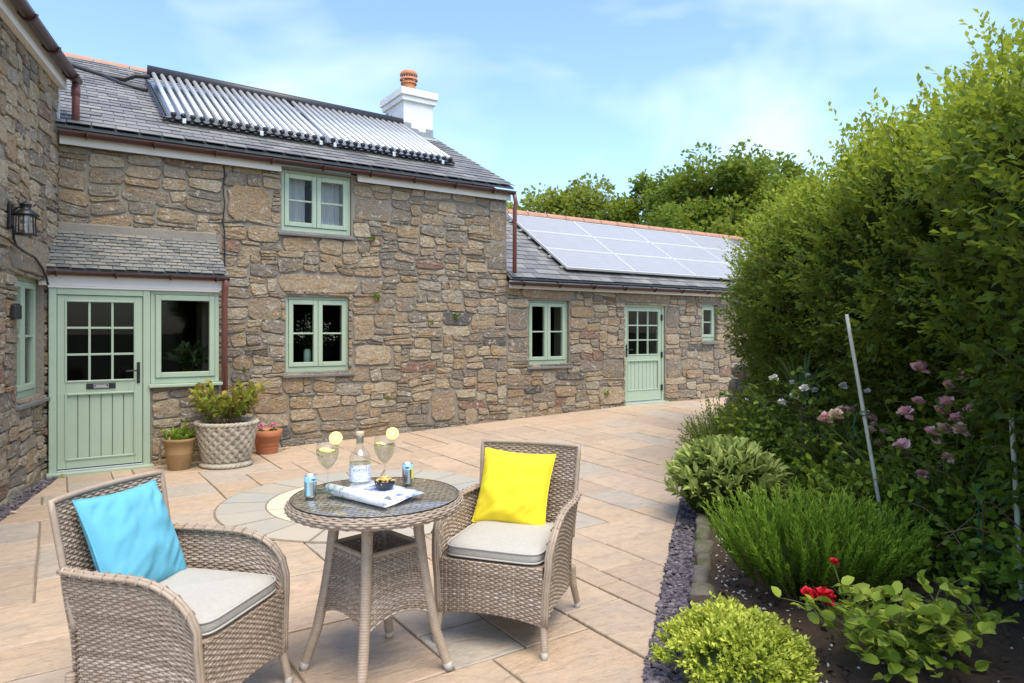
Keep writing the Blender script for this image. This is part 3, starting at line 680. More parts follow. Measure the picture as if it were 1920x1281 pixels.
MB().lathe([(.135, 0), (.13, .06), (.122, .2), (.115, .24), (.105, .24)], 24, pc, capt=False).build('chimney_pot', 'chimney_clay', ch, True, True)
MB().lathe([(.15, .17), (.15, .2), (.12, .22)], 24, pc, False, False).lathe([(.17, .245), (.165, .275), (.125, .25), (.12, .245)], 24, pc, False, False).build('pot_collar', 'chimney_clay', ch, True, True)
m = MB()
for k in range(18): an = k * math.pi / 9; m.tube([(pc[0] + .14 * math.cos(an), pc[1] + .14 * math.sin(an), pc[2] + .26), (pc[0] + .14 * math.cos(an), pc[1] + .14 * math.sin(an), pc[2] + .34)], .006, 5)
m.build('cowl_cage', 'steel', ch, world=True)
MB().lathe([(.165, .325), (.168, .345), (.155, .385), (.13, .41), (.07, .425), (.001, .43)], 24, pc, True, False).build('cowl', 'chimney_clay', ch, True, True)
# black cable down the front
pts = [FR(1.74 + .012 * math.sin(k * 1.9), 3.53 - k * .115, .035) for k in range(9)] + [FR(1.75, 2.49, .04), FR(1.745, 2.2, .04), FR(1.74, 1.2, .04), FR(1.75, .3, .04)]
MB().tube(pts, .0085, 6).build('cable', 'black_plastic', cot, world=True)

# evacuated-tube solar collector lying on the roof
sc = thing('solar_tube_collector', 'long black and silver evacuated tube solar collector lying on the slate roof', 'solar collector', (3.2, 10.4, rz(10.4, 3.2)))
def RP(a, t, h): return (a, t - h * P0 * cs0, rz(t, a) + h * cs0)
ta, tb = 9.50, 11.62
MB().tube([RP(1.16, tb + .02, .21), RP(5.22, tb - .16, .21)], .09, 12).build('manifold', 'manifold', sc, True, True)
for k in range(36):
    a = 1.26 + k * (3.88 / 35) + (.02 if k > 17 else -.02); dtop = -.16 * (a - 1.16) / 4.06; top = tb + dtop
    t1 = MB().tube([RP(a, ta, .15), RP(a, top, .20)], .031, 10).build('tube', 'tube_glass', sc, True, True)
    c = RP(a, ta - .01, .15); MB().ball(c, .036, 10, 6).build('tube_cap', 'black_plastic', t1, True, True)
    MB().add([RP(a - .056, ta + .02, .09), RP(a, ta + .02, .06), RP(a + .056, ta + .02, .09), RP(a + .056, top, .09), RP(a, top, .06), RP(a - .056, top, .09)], [(0, 1, 4, 5), (1, 2, 3, 4)]).build('reflector', 'steel', t1, world=True)
m = MB().tube([RP(1.12, ta - .02, .10), RP(5.24, ta - .02, .10)], .016, 6).tube([RP(1.12, ta - .02, .065), RP(5.24, ta - .02, .065)], .013, 6)
for a in (1.14, 5.22): m.tube([RP(a, ta - .03, .1), RP(a, tb + (-.16 if a > 3 else 0), .1)], .018, 6)
m.build('rail', 'black_metal', sc, world=True)
for a in (1.36, 2.3, 3.1, 3.3, 4.2, 5.02):
    c = RP(a, ta - .03, .085); MB().box(c[0] - .022, c[0] + .022, c[1] - .028, c[1] + .028, c[2] - .03, c[2] + .03).build('clip', 'alu', sc, world=True, bevel=.005)
    MB().tube([RP(a, ta + .04, .0), RP(a, ta + .0, .09)], .012, 6).build('roof_hook', 'black_metal', sc, world=True)
MB().tube([RP(-.2, 11.9, .07), RP(.25, 11.75, .06), RP(.6, 11.5, .05), RP(.85, 11.42, .07), RP(1.0, 11.5, .14), RP(1.17, 11.42, .17)], .038, 8).build('insulated_pipe', 'black_plastic', sc, True, True)
MB().tube([RP(.5, 11.6, .05), RP(.8, 11.2, .05), RP(1.1, 11.0, .06)], .03, 8).build('insulated_pipe', 'black_plastic', sc, True, True)

# ------------------------------------------------------------------ the single-storey extension
ext = thing('cottage_extension', 'long low rubble stone extension with half-glazed green door and slate roof', 'cottage', (9.0, 9.2, 0))
W3 = (6.357, 7.195, .945, 2.0); D2 = (8.44, 9.48, .165, 1.98); W4 = (10.49, 10.94, 1.30, 2.01)
wall_boxes(FR, 5.935, 14.5, -.15, 2.28, [W3, D2, W4]).build('wall', 'mortar', ext, world=True)
MB().box(14.08, 14.5, 9.43, 13.5, -.1, 2.3).build('gable_wall', 'mortar', ext, world=True)
rubble(FR, ext, 5.94, 14.4, .05, 2.2, [W3, D2, W4], 33, [(6.2, 7.3, 2.02, 2.2), (8.3, 9.62, 2.0, 2.2), (10.36, 11.05, 2.03, 2.2), (7.9, 8.42, .66, 1.0), (7.86, 8.42, .2, .52), (9.5, 9.9, .6, .98), (5.95, 6.34, 1.5, 1.85), (9.5, 9.85, 1.55, 1.95)], 300, rank=lambda a, z: 1 if a < 12 else .01)
glaze_window(FR, ext, *W3, d=-.08, label='green casement window left of the half-glazed door')
glaze_window(FR, ext, *W4, d=-.08, n=1, label='narrow green window beside the hedge', sill_over=.03)
interior(FR, ext, *W3); interior(FR, ext, *W4); interior(FR, ext, *D2)
door(FR, ext, *D2, rows=3, zg=(1.06, 0), zb=(.42, .95), d=-.06, handle_side=-1, boards=8, hinges=True, fw=.055)
P1 = .633; EZ1 = 2.335
cs1 = 1 / math.hypot(1, P1)
rt1 = EZ1 + P1 * (11.25 - ET)
roof2 = MB().add([(5.93, ET, EZ1 - .03), (14.6, ET, EZ1 - .03), (14.6, 11.25, rt1 - .03), (5.93, 11.25, rt1 - .03), (14.6, 13.7, EZ1), (5.93, 13.7, EZ1), (5.93, ET, EZ1), (14.6, ET, EZ1), (14.6, 11.25, rt1), (5.93, 11.25, rt1)],
                 [(0, 3, 2, 1), (6, 7, 8, 9), (9, 8, 4, 5), (0, 1, 7, 6), (1, 2, 8, 7), (3, 0, 6, 9), (2, 4, 8), (3, 9, 5)]).build('roof', 'slate', ext, world=True)
slates(roof2, FR, 5.94, 14.6, ET - 9.0 - .03, EZ1 - .01, P1, 17, .235, .166, 280, seed=9, rank=lambda a, L: (5 if L < .45 else 0) + (6 if a < 7.3 else 0) - a * .3)
for k in range(18):
    x0 = 5.95 + k * .48
    MB().grid(lambda u, v, x0=x0: (x0 + .465 * u, 11.25 + .12 * math.cos(math.pi * v), rt1 - .035 + .13 * math.sin(math.pi * v) * .75), 1, 8).build('ridge_tile', 'ridge_clay', roof2, True, True)
gutter(FR, ext, 5.90, 14.4, 2.265, .17, brackets=[6.15 + .72 * k for k in range(11)])
fascia(FR, ext, 5.93, 14.4, 2.165, 2.285, .10)
def QP(a, t, h): return (a, t - h * P1 * cs1, EZ1 + P1 * (t - ET) + h * cs1)
PW, PH = 1.59, .612
pvn = 0
for i in range(4):
    for j in range(3):
        a0 = 7.165 + i * PW; t0 = 9.07 + j * PH
        where = ('bottom', 'middle', 'top')[j] + ' row, ' + ('first', 'second', 'third', 'fourth')[i] + ' from the cottage'
        pv = thing('photovoltaic_module', 'pale framed photovoltaic panel on extension roof, ' + where, 'solar panel', QP(a0 + PW / 2, t0, .1), 0, 'photovoltaic panels on the low roof')
        m = MB(); g3 = .008; f = .02
        def B(a, b2, c, d2, h0, h1): m.box8([QP(a, c, h0), QP(b2, c, h0), QP(b2, d2, h0), QP(a, d2, h0), QP(a, c, h1), QP(b2, c, h1), QP(b2, d2, h1), QP(a, d2, h1)])
        f = .014; x0, x1, y0, y1 = a0 + g3, a0 + PW - g3, t0 + g3, t0 + PH - g3
        B(x0, x1, y0, y0 + f, .085, .125); B(x0, x1, y1 - f, y1, .085, .125); B(x0, x0 + f, y0 + f, y1 - f, .085, .1245); B(x1 - f, x1, y0 + f, y1 - f, .085, .1245)
        m.build('frame', 'pv_frame', pv, world=True)
        # cell sheet with its own slope-aligned coordinates
        me = bpy.data.meshes.new('cells'); Lh = (y1 - y0 - 2 * f) / cs1; Lw = x1 - x0 - 2 * f
        me.from_pydata([(0, 0, 0), (Lw, 0, 0), (Lw, Lh, 0), (0, Lh, 0), (0, 0, -.01), (Lw, 0, -.01), (Lw, Lh, -.01), (0, Lh, -.01)], [], [(0, 1, 2, 3), (7, 6, 5, 4), (4, 5, 1, 0), (5, 6, 2, 1), (6, 7, 3, 2), (7, 4, 0, 3)]); me.materials.append(M['pv_cell'])
        o = addobj('cells', me, pv); p = Vector(QP(x0 + f, y0 + f, .118)) - pv.location; o.location = p; o.rotation_euler = (math.atan(P1), 0, 0)
        if i == 0: 
            m = MB()
            for q in (.2, .75): c = QP(a0 + .0, t0 + PH * q, .06); m.box(c[0] - .05, c[0] + .08, c[1] - .03, c[1] + .03, c[2] - .03, c[2] + .012)
            m.build('mounting_rail', 'alu', pv, world=True)

# ------------------------------------------------------------------ left wing
FW = frame(WC, WD, WN)
wing = thing('house_wing', 'tall rubble stone wing with brown gutter at the left edge', 'house', (-.8, 7.3, 0))
WW = (-1.41, -.50, .85, 2.02)
wall_boxes(FW, -6, 0.0, -.15, 4.22, [WW], .4).build('wall', 'mortar', wing, world=True)
rubble(FW, wing, -3.6, -.02, -.06, 4.16, [WW], 55, [(-1.55, -.42, 2.04, 2.40)], 300, rank=lambda a, z: 1 if a > -2 else .02)
glaze_window(FW, wing, *WW, d=-.09, label='green casement window seen edge-on beside the porch')
interior(FW, wing, *WW)
gutter(FW, wing, -6, .08, 4.29, .17, .06, brackets=[-5.4 + .75 * k for k in range(8)])
MB().fbox(FW, -6, .02, 4.15, 4.31, .02, .085).build('fascia', 'white_board', wing, world=True)
MB().tube([FW(.03, 4.25, .17), FW(.03, 4.12, .17), FW(.03, 3.72, .17)], .04, 10).tube([FW(.03, 4.2, .17), FW(.03, 4.1, .17)], .047, 10).tube([FW(.03, 3.80, .17), FW(.03, 3.70, .17)], .047, 10).build('downpipe', 'brown_pipe', wing, True, True)
r_ = MB()
r_.add([FW(-6, 4.33, .2), FW(.1, 4.33, .2), FW(.1, 6.4, -3.2), FW(-6, 6.4, -3.2), FW(-6, 4.27, .16), FW(.1, 4.27, .16), FW(.1, 6.3, -3.2), FW(-6, 6.3, -3.2)], [(0, 1, 2, 3), (7, 6, 5, 4), (0, 4, 5, 1), (1, 5, 6, 2), (3, 7, 4, 0)])
r_.build('roof', 'slate', wing, world=True)
MB().fbox(FW, -.06, .0, 3.7, 4.2, -.02, .03).build('corner_board', 'white_board', wing, world=True)

# ------------------------------------------------------------------ porch
FP = frame((0, 8.52), (1, 0), (0, -1))
por = thing('porch', 'lean-to entrance porch with green front door under a small slate roof', 'porch', (.8, 8.7, 0))
door(FP, por, -.045, .885, .0, 1.945, rows=3, zg=(.965, 0), zb=(.15, .83), d=0, handle_side=1, boards=6, letter=True, fw=.07)
glaze_window(FP, por, .89, 1.6, .905, 1.945, d=-.02, n=1, bar=False, sill=False, label='single-pane green porch window with a plant inside')
MB().fbox(FP, .87, 1.63, .868, .903, -.1, .07).build('sill', 'green_paint', por, world=True, bevel=.006)
wall_boxes(FP, .885, 1.6, -.1, .866, [], .25).build('wall', 'mortar', por, world=True)
rubble(FP, por, .9, 1.6, -.03, .855, [], 71, [], 60)
MB().box(1.56, 1.605, 8.60, 8.998, -.1, 2.0).build('side_wall', 'mortar', por, world=True)
m = MB()
m.add([(-.1, 8.56, 1.95), (1.605, 8.56, 1.95), (1.605, 8.998, 1.95), (-.1, 8.998, 1.95)], [(3, 2, 1, 0)]); m.build('ceiling', 'dark_room', por, world=True)
interior(FR, por, .05, 1.5, .0, 1.92, d0=-.35, depth=1.3, ex=.3)
MB().fbox(FP, -.04, 1.55, -.06, -.02, -1.6, -.08).build('inner_floor', 'dark_room', por, world=True)
MB().fbox(FP, -.13, 1.62, 1.965, 2.085, .02, .05).build('fascia', 'white_board', por, world=True, bevel=.004)
MB().fbox(FP, -.05, 1.6, 1.9455, 1.97, -.3, .045).build('soffit', 'white_board', por, world=True)
gutter(FP, por, -.12, 1.69, 2.115, .10, .045, brackets=[.02, .55, 1.08, 1.55])
MB().tube([FP(1.655, 2.09, .10), FP(1.655, 2.0, .08), FP(1.655, 1.9, .03), FP(1.655, 0, .03)], .034, 10).build('downpipe', 'brown_pipe', por, True, True)
pz0, pz1 = 2.14, 2.60
pr = MB().add([FP(-.12, pz0 - .03, .11), FP(1.68, pz0 - .03, .11), FP(1.62, pz1 - .02, -.475), FP(.02, pz1 - .02, -.475), FP(-.12, pz0, .11), FP(1.68, pz0, .11), FP(1.62, pz1, -.475), FP(.02, pz1, -.475)],
              [(3, 2, 1, 0), (4, 5, 6, 7), (0, 1, 5, 4), (1, 2, 6, 5), (2, 3, 7, 6), (3, 0, 4, 7)]).build('roof', 'old_slate', por, world=True)
pp = (pz1 - pz0) / .585
slates(pr, FP, -.10, 1.66, -.12, pz0 - .005, pp, 11, .125, .066, 300, 'old_slate', 13, .006, skip=lambda a, L: a < -.1 + L * .14 or a > 1.67 - L * .06)

# wall lantern, sensor box and its cable on the wing
c0 = -1.63; lz = 2.375; q8 = .76; q9 = .86
lan = thing('wall_lantern', 'black metal carriage lantern fixed to the left stone wing', 'lantern', FW(c0, lz, .03))
MB().fbox(FW, c0 - .05, c0 + .05, lz + .02, lz + .24, .02, .05).build('back_plate', 'black_metal', lan, world=True, bevel=.01)
LC = FW(c0, lz, .145)
MB().tube([FW(c0, lz + .17, .05), FW(c0, lz + .21, .09), FW(c0, lz + .2, .145)], .01, 8).build('arm', 'black_metal', lan, world=True)
def sp(pr): return [(r * q8, z * q9) for r, z in pr]
MB().lathe(sp([(.135, .16), (.137, .168), (.07, .215), (.052, .225), (.052, .262), (.06, .265), (.058, .28), (.03, .29), (.012, .30), (.012, .315), (.001, .32)]), 24, LC).build('hood', 'black_metal', lan, True, True)
MB().lathe(sp([(.115, -.04), (.118, -.032), (.105, -.022), (.001, -.02)]), 24, LC).build('base_ring', 'black_metal', lan, True, True)
for k in range(6):
    an = k * math.pi / 3 + .3; MB().tube([(LC[0] + .076 * math.cos(an), LC[1] + .076 * math.sin(an), lz - .02), (LC[0] + .072 * math.cos(an), LC[1] + .072 * math.sin(an), lz + .146)], .0055, 6).build('bar', 'black_metal', lan, world=True)
MB().lathe([(.056, -.016), (.056, .142)], 24, LC, False, False).build('glass', 'thin_glass', lan, True, True)
MB().lathe(sp([(.012, .16), (.014, .12), (.022, .09), (.024, .06), (.014, .035), (.001, .03)]), 12, LC).build('bulb', 'thin_glass', lan, True, True)
pts = [FW(c0, lz + .05, .05), FW(c0 + .02, lz - .06, .05), FW(c0 + .1, lz - .12, .045), FW(c0 + .3, lz - .15, .05), FW(c0 + .62, lz - .17, .05), FW(c0 + .85, lz - .25, .055), FW(c0 + .98, lz - .34, .06), FW(c0 + 1.02, lz - .40, .06), FW(c0 + 1.05, lz - .40, .06)]
MB().tube(pts, .011, 6).build('cable', 'black_plastic', lan, world=True)
MB().tube([FW(-3.4, lz - .02, .04), FW(-2.4, lz - .07, .045), FW(c0 - .1, lz - .085, .045), FW(c0 + .1, lz - .125, .045)], .007, 6).build('cable', 'black_plastic', lan, world=True)
bx = thing('sensor_box', 'small black plastic box on the stone beside the left window', 'box', FW(-1.55, 1.6, .03))
MB().fbox(FW, -1.63, -1.47, 1.6, 1.73, .03, .075).build('case', 'black_plastic', bx, world=True, bevel=.012)
MB().fbox(FW, -1.60, -1.50, 1.73, 1.738, .04, .07).build('lid', 'black_plastic', bx, world=True)

# ------------------------------------------------------------------ woven furniture
def weave(mb, surf, nu, nv, rw=.0060, amp=.004, stakes=None, smax=None, sub=2):
    """rows of strands run over and under stakes on a surface surf(u,v)->point; both are real geometry"""
    eps = 1e-3
    def nrm(u, v):
        p = Vector(surf(u, v)); a = Vector(surf(min(u + eps, 1), v)) - Vector(surf(max(u - eps, 0), v)); b2 = Vector(surf(u, min(v + eps, 1))) - Vector(surf(u, max(v - eps, 0)))
        n_ = a.cross(b2); n_.normalize(); b2.normalize(); return p, n_, b2
    for j in range(nv):
        v = (j + .5) / nv; base = len(mb.v); cnt = 0; segs = nu * sub
        for i in range(segs + 1):
            u = i / segs; p, n_, t = nrm(u, v); ph = math.cos(math.pi * (u * nu + .5 + j % 2)); off = n_ * (amp * ph); w_ = rw * (1 + .12 * math.sin(i * 2.1 + j))
            for a, b2 in ((-1, 0), (0, .62), (1, 0), (0, -.62)): mb.v.append(tuple(p + off + t * (w_ * a) + n_ * (w_ * b2)))
        for i in range(segs):
            a = base + i * 4
            for k in range(4): mb.f.append((a + k, a + (k + 1) % 4, a + 4 + (k + 1) % 4, a + 4 + k))
    st = stakes if stakes is not None else nu
    for i in range(st):
        u = (i + .5) / st; base = len(mb.v); m = max(2, nv // 3)
        for j in range(m + 1):
            p, n_, t = nrm(u, j / m); x = t.cross(n_)
            for a, b2 in ((-1, .3), (1, .3), (1, -.3), (-1, -.3)): mb.v.append(tuple(p + x * (.0042 * a) + n_ * (.0042 * b2)))
        for j in range(m):
            a = base + j * 4
            for k in range(4): mb.f.append((a + k, a + (k + 1) % 4, a + 4 + (k + 1) % 4, a + 4 + k))
def wrapped(mb, pts, r, pitch=.011):
    """a post bound round and round with cane"""
    pts = [Vector(p) for p in pts]; L = [0]
    for i in range(1, len(pts)): L.append(L[-1] + (pts[i] - pts[i - 1]).length)
    n_ = int(L[-1] / (pitch / 4)); out = []; rr = []
    for k in range(n_ + 1):
        s = L[-1] * k / n_; i = 0
        while i < len(L) - 2 and L[i + 1] < s: i += 1
        f = (s - L[i]) / (L[i + 1] - L[i]); out.append(pts[i].lerp(pts[i + 1], f)); r0 = r[0] + (r[1] - r[0]) * k / n_ if isinstance(r, tuple) else r
        rr.append(r0 * (.86 + .14 * math.sin(math.pi * ((k % 4) + .5) / 4) ** .7))
    mb.tube(out, rr, 10)
def smooth01(x): x = min(max(x, 0), 1); return x * x * (3 - 2 * x)
def make_chair(label, loc, rz):
    t = thing('wicker_armchair', label, 'armchair', loc, rz, 'wicker armchairs at the bistro table')
    def top(y): return .625 if y < .0 else .625 - .20 * (1 - math.sqrt(max(0, 1 - (min(y, .275) / .278) ** 2.3)))
    def bot(y): return .135 + .03 * (1 - (y / .275) ** 2)
    def X(z): return .262 + .042 * smooth01((z - .25) / .38)
    for sx in (-1, 1):
        m = MB()
        def side(u, v):
            y = -.285 + .56 * u; z = bot(y) + (top(y) - bot(y)) * v; return (sx * (X(z) - .02 * smooth01((-.1 - y) / .2)), y - .05 * max(0, z - .4) * (1 - u), z)
        weave(m, side, 22, 47); m.build('arm', 'wicker', t, True)
        m = MB(); path = [side(k / 24, 1) for k in range(25)] + [(sx * .285, .276, .40), (sx * .273, .278, .30), (sx * .268, .278, .20), (sx * .268, .279, .14)]
        for k in range(3):
            o = (k - 1) * .0105; m.tube([(p[0] + sx * o, p[1] + (.004 if abs(o) < .001 else 0), p[2] + (.006 if abs(o) < .001 else 0)) for p in path], .0085, 7)
        m.build('arm_binding', 'wicker_wrap', t, True)
        ties = MB()
        for k in range(1, 24, 2):
            p = side(k / 24, 1); q = side((k + .25) / 24, 1); ties.tube([(p[0] - sx * .024, p[1], p[2] - .006), (p[0] - sx * .01, p[1], p[2] + .013), (p[0] + sx * .01, p[1], p[2] + .013), (p[0] + sx * .024, p[1], p[2] - .006)], .0042, 5)
        ties.build('binding_ties', 'wicker', t, True, kind='stuff')
    def back(u, v):
        x = (-.255 + .51 * u) * (1 + .10 * v); z = .14 + .73 * v; y = -.285 - .10 * max(0, (z - .40)) / .5 * 1.0 + .035 * (x / .27) ** 2; return (x, y, z)
    m = MB(); weave(m, back, 24, 68); m.build('backrest', 'wicker', t, True)
    m = MB(); edge = [back(0, .36 + .64 * k / 12) for k in range(13)] + [back(k / 12, 1) for k in range(1, 13)] + [back(1, 1 - .64 * k / 12) for k in range(1, 13)]
    m.tube(edge, .0125, 8); m.build('back_binding', 'wicker_wrap', t, True)
    def front(u, v):
        x = -.258 + .516 * u; zb = .135 + .03 * (1 - (x / .258) ** 2); z = zb + (.405 - zb) * v; return (x, .278 + .006 * (1 - (x / .258) ** 2), z)
    m = MB(); weave(m, front, 24, 25); m.build('front_apron', 'wicker', t, True)
    MB().box(-.255, .255, -.28, .272, .385, .403).build('seat_deck', 'wicker_wrap', t)
    for sx in (-1, 1):
        for y0, y1 in ((.272, .292), (-.285, -.33)):
            m = MB(); wrapped(m, [(sx * .256, y0 * .97, .24), (sx * .262, y0 * .985, .14), (sx * .272, y1, .028)], (.021, .0175)); l = m.build('leg', 'wicker_wrap', t, True)
            MB().lathe([(.015, 0), (.0165, .004), (.0175, .032)], 12, (sx * .2725, y1 + .0005 * (1 if y1 > 0 else -1), 0)).build('foot_cap', 'foot_cap', l, True)
    return t
def yaw(fx, fy): return math.atan2(-fx, fy)
RCH = (1.93, 2.90); LCH = (.43, 2.965)
rrz = yaw(-.80, -.60); lrz = yaw(.69, -.724)
make_chair('woven wicker armchair holding the yellow cushion', (*RCH, 0), rrz)
make_chair('woven wicker armchair holding the blue cushion', (*LCH, 0), lrz)
def seat_pad(label, loc, rz):
    t = thing('seat_cushion', label, 'cushion', (*loc, .405), rz, 'grey seat cushions')
    def f(u, v):
        an = 2 * math.pi * u; ph = -math.pi / 2 + math.pi * v; c_, s_ = math.cos(an), math.sin(an); e = .24
        x = math.copysign(abs(c_) ** e, c_); y = math.copysign(abs(s_) ** e, s_); k = max(math.cos(ph), 0) ** .22; zz = math.copysign(abs(math.sin(ph)) ** .6, math.sin(ph))
        d = max(abs(x * k), abs(y * k)); puff = 1 + .6 * max(0, 1 - d ** 2)
        return (x * k * .245, .012 + y * k * .265, .036 + .034 * zz * (puff if zz > 0 else 1) + .003 * nz3(x * k * 3, y * k * 3, loc[0]))
    MB().grid(f, 64, 22, True).build('pad', 'cushion_grey', t, True)
    for zz, nm in ((.015, 'piping'), (.057, 'piping')):
        pts = []
        for k in range(72):
            an = 2 * math.pi * k / 72; c_, s_ = math.cos(an), math.sin(an); pts.append((math.copysign(abs(c_) ** .24, c_) * .2455, .012 + math.copysign(abs(s_) ** .24, s_) * .2655, zz))
        MB().tube(pts, .0045, 6, close=True).build(nm, 'piping_grey', t, True)
    return t
seat_pad('grey seat cushion under the yellow pillow', RCH, rrz); seat_pad('grey seat cushion under the blue pillow', LCH, lrz)
def pillow(name, label, mat, loc, rot, size, seed):
    t = thing(name, label, 'cushion', loc); t.rotation_euler = rot
    N = 40; vs = []; fs = []
    for sgn in (1, -1):
        base = len(vs)
        for j in range(N + 1):
            for i in range(N + 1):
                u, v = -1 + 2 * i / N, -1 + 2 * j / N
                pin = 1 - .075 * (1 - u * u) * abs(v) ** 3 ; pin2 = 1 - .075 * (1 - v * v) * abs(u) ** 3
                h = .075 * ((1 - abs(u) ** 2.6) * (1 - abs(v) ** 2.6)) ** .55
                wr = .016 * nz3(u * 2.2 + seed, v * 2.2, sgn) + .012 * nz3((u + v) * 5 + seed, (u - v) * 1.6, sgn) * (abs(u * v) ** .5 + .25)
                ed = min(1, 4 * (1 - max(abs(u), abs(v)))); h += wr * ed
                vs.append((u * pin2 * size / 2, v * pin * size / 2, sgn * max(h, .0)))
        for j in range(N):
            for i in range(N):
                a = base + j * (N + 1) + i; q = (a, a + 1, a + N + 2, a + N + 1); fs.append(q if sgn > 0 else q[::-1])
    o = pydata('cover', vs, fs, mat, t, True)
    pts = []
    for k in range(4 * N):
        e, q = divmod(k, N); u, v = [(-1 + 2 * q / N, -1), (1, -1 + 2 * q / N), (1 - 2 * q / N, 1), (-1, 1 - 2 * q / N)][e]
        pin = 1 - .075 * (1 - u * u) * abs(v) ** 3; pin2 = 1 - .075 * (1 - v * v) * abs(u) ** 3; pts.append((u * pin2 * size / 2, v * pin * size / 2, 0))
    MB().tube(pts, .0032, 6, close=True).build('seam', mat, t, True)
    return t
def place_pillow(name, label, mat, chair, crz, lx, ly, lz, lean, roll, twist, size, seed):
    """stands on the seat and leans on the chair back; local axes of the chair"""
    Rm = Matrix.Rotation(crz, 4, 'Z') @ Matrix.Rotation(twist, 4, 'Z') @ Matrix.Rotation(R(90) + lean, 4, 'X') @ Matrix.Rotation(roll, 4, 'Z')
    p = Vector((chair[0], chair[1], 0)) + (Matrix.Rotation(crz, 4, 'Z') @ Vector((lx, ly, lz)))
    return pillow(name, label, mat, p, Rm.to_euler(), size, seed)
place_pillow('throw_pillow', 'bright yellow square pillow leaning on the wicker chair back', 'cushion_yellow', RCH, rrz, .045, -.20, .65, .42, R(2), R(0), .41, 3)
place_pillow('throw_pillow', 'pale blue square pillow leaning on the wicker chair back', 'cushion_blue', LCH, lrz, -.005, -.235, .655, .42, R(2), R(2), .435, 8)

# ------------------------------------------------------------------ bistro table and what stands on it
TC = (1.185, 2.845); TH = .776
tbl = thing('bistro_table', 'round woven wicker bistro table with glass top', 'table', (*TC, 0), math.atan2(-.557, .8305))
LEG = [(.185, .755), (.188, .62), (.205, .48), (.228, .34), (.262, .18), (.315, .028)]
def leg_r(z):
    for (r0, z0), (r1, z1) in zip(LEG, LEG[1:]):
        if z <= z0 and z >= z1: return r0 + (r1 - r0) * (z0 - z) / (z0 - z1)
    return LEG[-1][0]
DIRS = [(1, 0), (0, 1), (-1, 0), (0, -1)]
for dx, dy in DIRS:
    m = MB(); wrapped(m, [(dx * r_, dy * r_, z) for r_, z in LEG], (.0255, .022)); l = m.build('leg', 'wicker_wrap', tbl, True)
    MB().tube([(dx * .3245, dy * .3245, .0), (dx * .313, dy * .313, .035)], [.019, .0225], 12).build('foot_cap', 'foot_cap', l, True)
for k in range(4):
    (ax, ay), (bx_, by_) = DIRS[k], DIRS[(k + 1) % 4]
    def pan(u, v):
        zb = .25 + .05 * (1 - (2 * u - 1) ** 2) ** 1; z = zb + (.56 - zb) * v; r_ = leg_r(z); return ((ax * (1 - u) + bx_ * u) * r_, (ay * (1 - u) + by_ * u) * r_, z)
    m = MB(); weave(m, pan, 17, 27, .0056); m.build('woven_side', 'wicker', tbl, True)
    m = MB(); m.tube([pan(q / 10, 1) for q in range(11)], .011, 8); m.build('side_rail', 'wicker_wrap', tbl, True)
def tray(u, v): r_ = leg_r(.42) * .97; a, c = u * 2 - 1, v * 2 - 1; return ((a - c) * r_ / 2, (a + c) * r_ / 2, .40)
m = MB(); weave(m, tray, 12, 22, .0055); m.build('shelf', 'wicker', tbl, True)
def rim(u, v):
    an = 2 * math.pi * u; ph = -.5 + 3.6 * v; r_ = .359 + .0245 * math.sin(ph) * (1 if True else 0); z = TH - .033 + .021 * math.cos(ph); return (r_ * math.cos(-an), r_ * math.sin(-an), z)
m = MB(); weave(m, rim, 84, 8, .0060, .0022); m.build('rim', 'wicker', tbl, True)
m = MB(); rows = 52
for j in range(rows):
    y = -.352 + .704 * (j + .5) / rows; hw = math.sqrt(max(0, .354 ** 2 - y * y)); n_ = max(2, int(hw * 2 / .0125)); base = len(m.v)
    for i in range(n_ + 1):
        x = -hw + 2 * hw * i / n_; z = TH - .0145 + .0018 * math.cos(math.pi * (x / .025 + j % 2))
        for a, b2 in ((-1, 0), (0, .5), (1, 0), (0, -.5)): m.v.append((x, y + .0062 * a, z + .0062 * b2))
    for i in range(n_):
        a = base + i * 4
        for k in range(4): m.f.append((a + k, a + (k + 1) % 4, a + 4 + (k + 1) % 4, a + 4 + k))
m.build('woven_top', 'wicker', tbl, True)
MB().lathe([(.35, TH - .03), (.35, TH - .026)], 48).build('top_board', 'wicker_wrap', tbl)
MB().lathe([(.358, TH - .0065), (.3635, TH - .0055), (.3635, TH - .0012), (.360, TH)], 72).build('glass_top', 'table_glass', tbl, True)
MB().lathe([(.3642, TH - .0065), (.3650, TH - .0065), (.3650, TH - .001), (.3642, TH - .001)], 72, capb=False, capt=False).build('glass_edge', 'black_plastic', tbl, True)
Z = TH + .0008
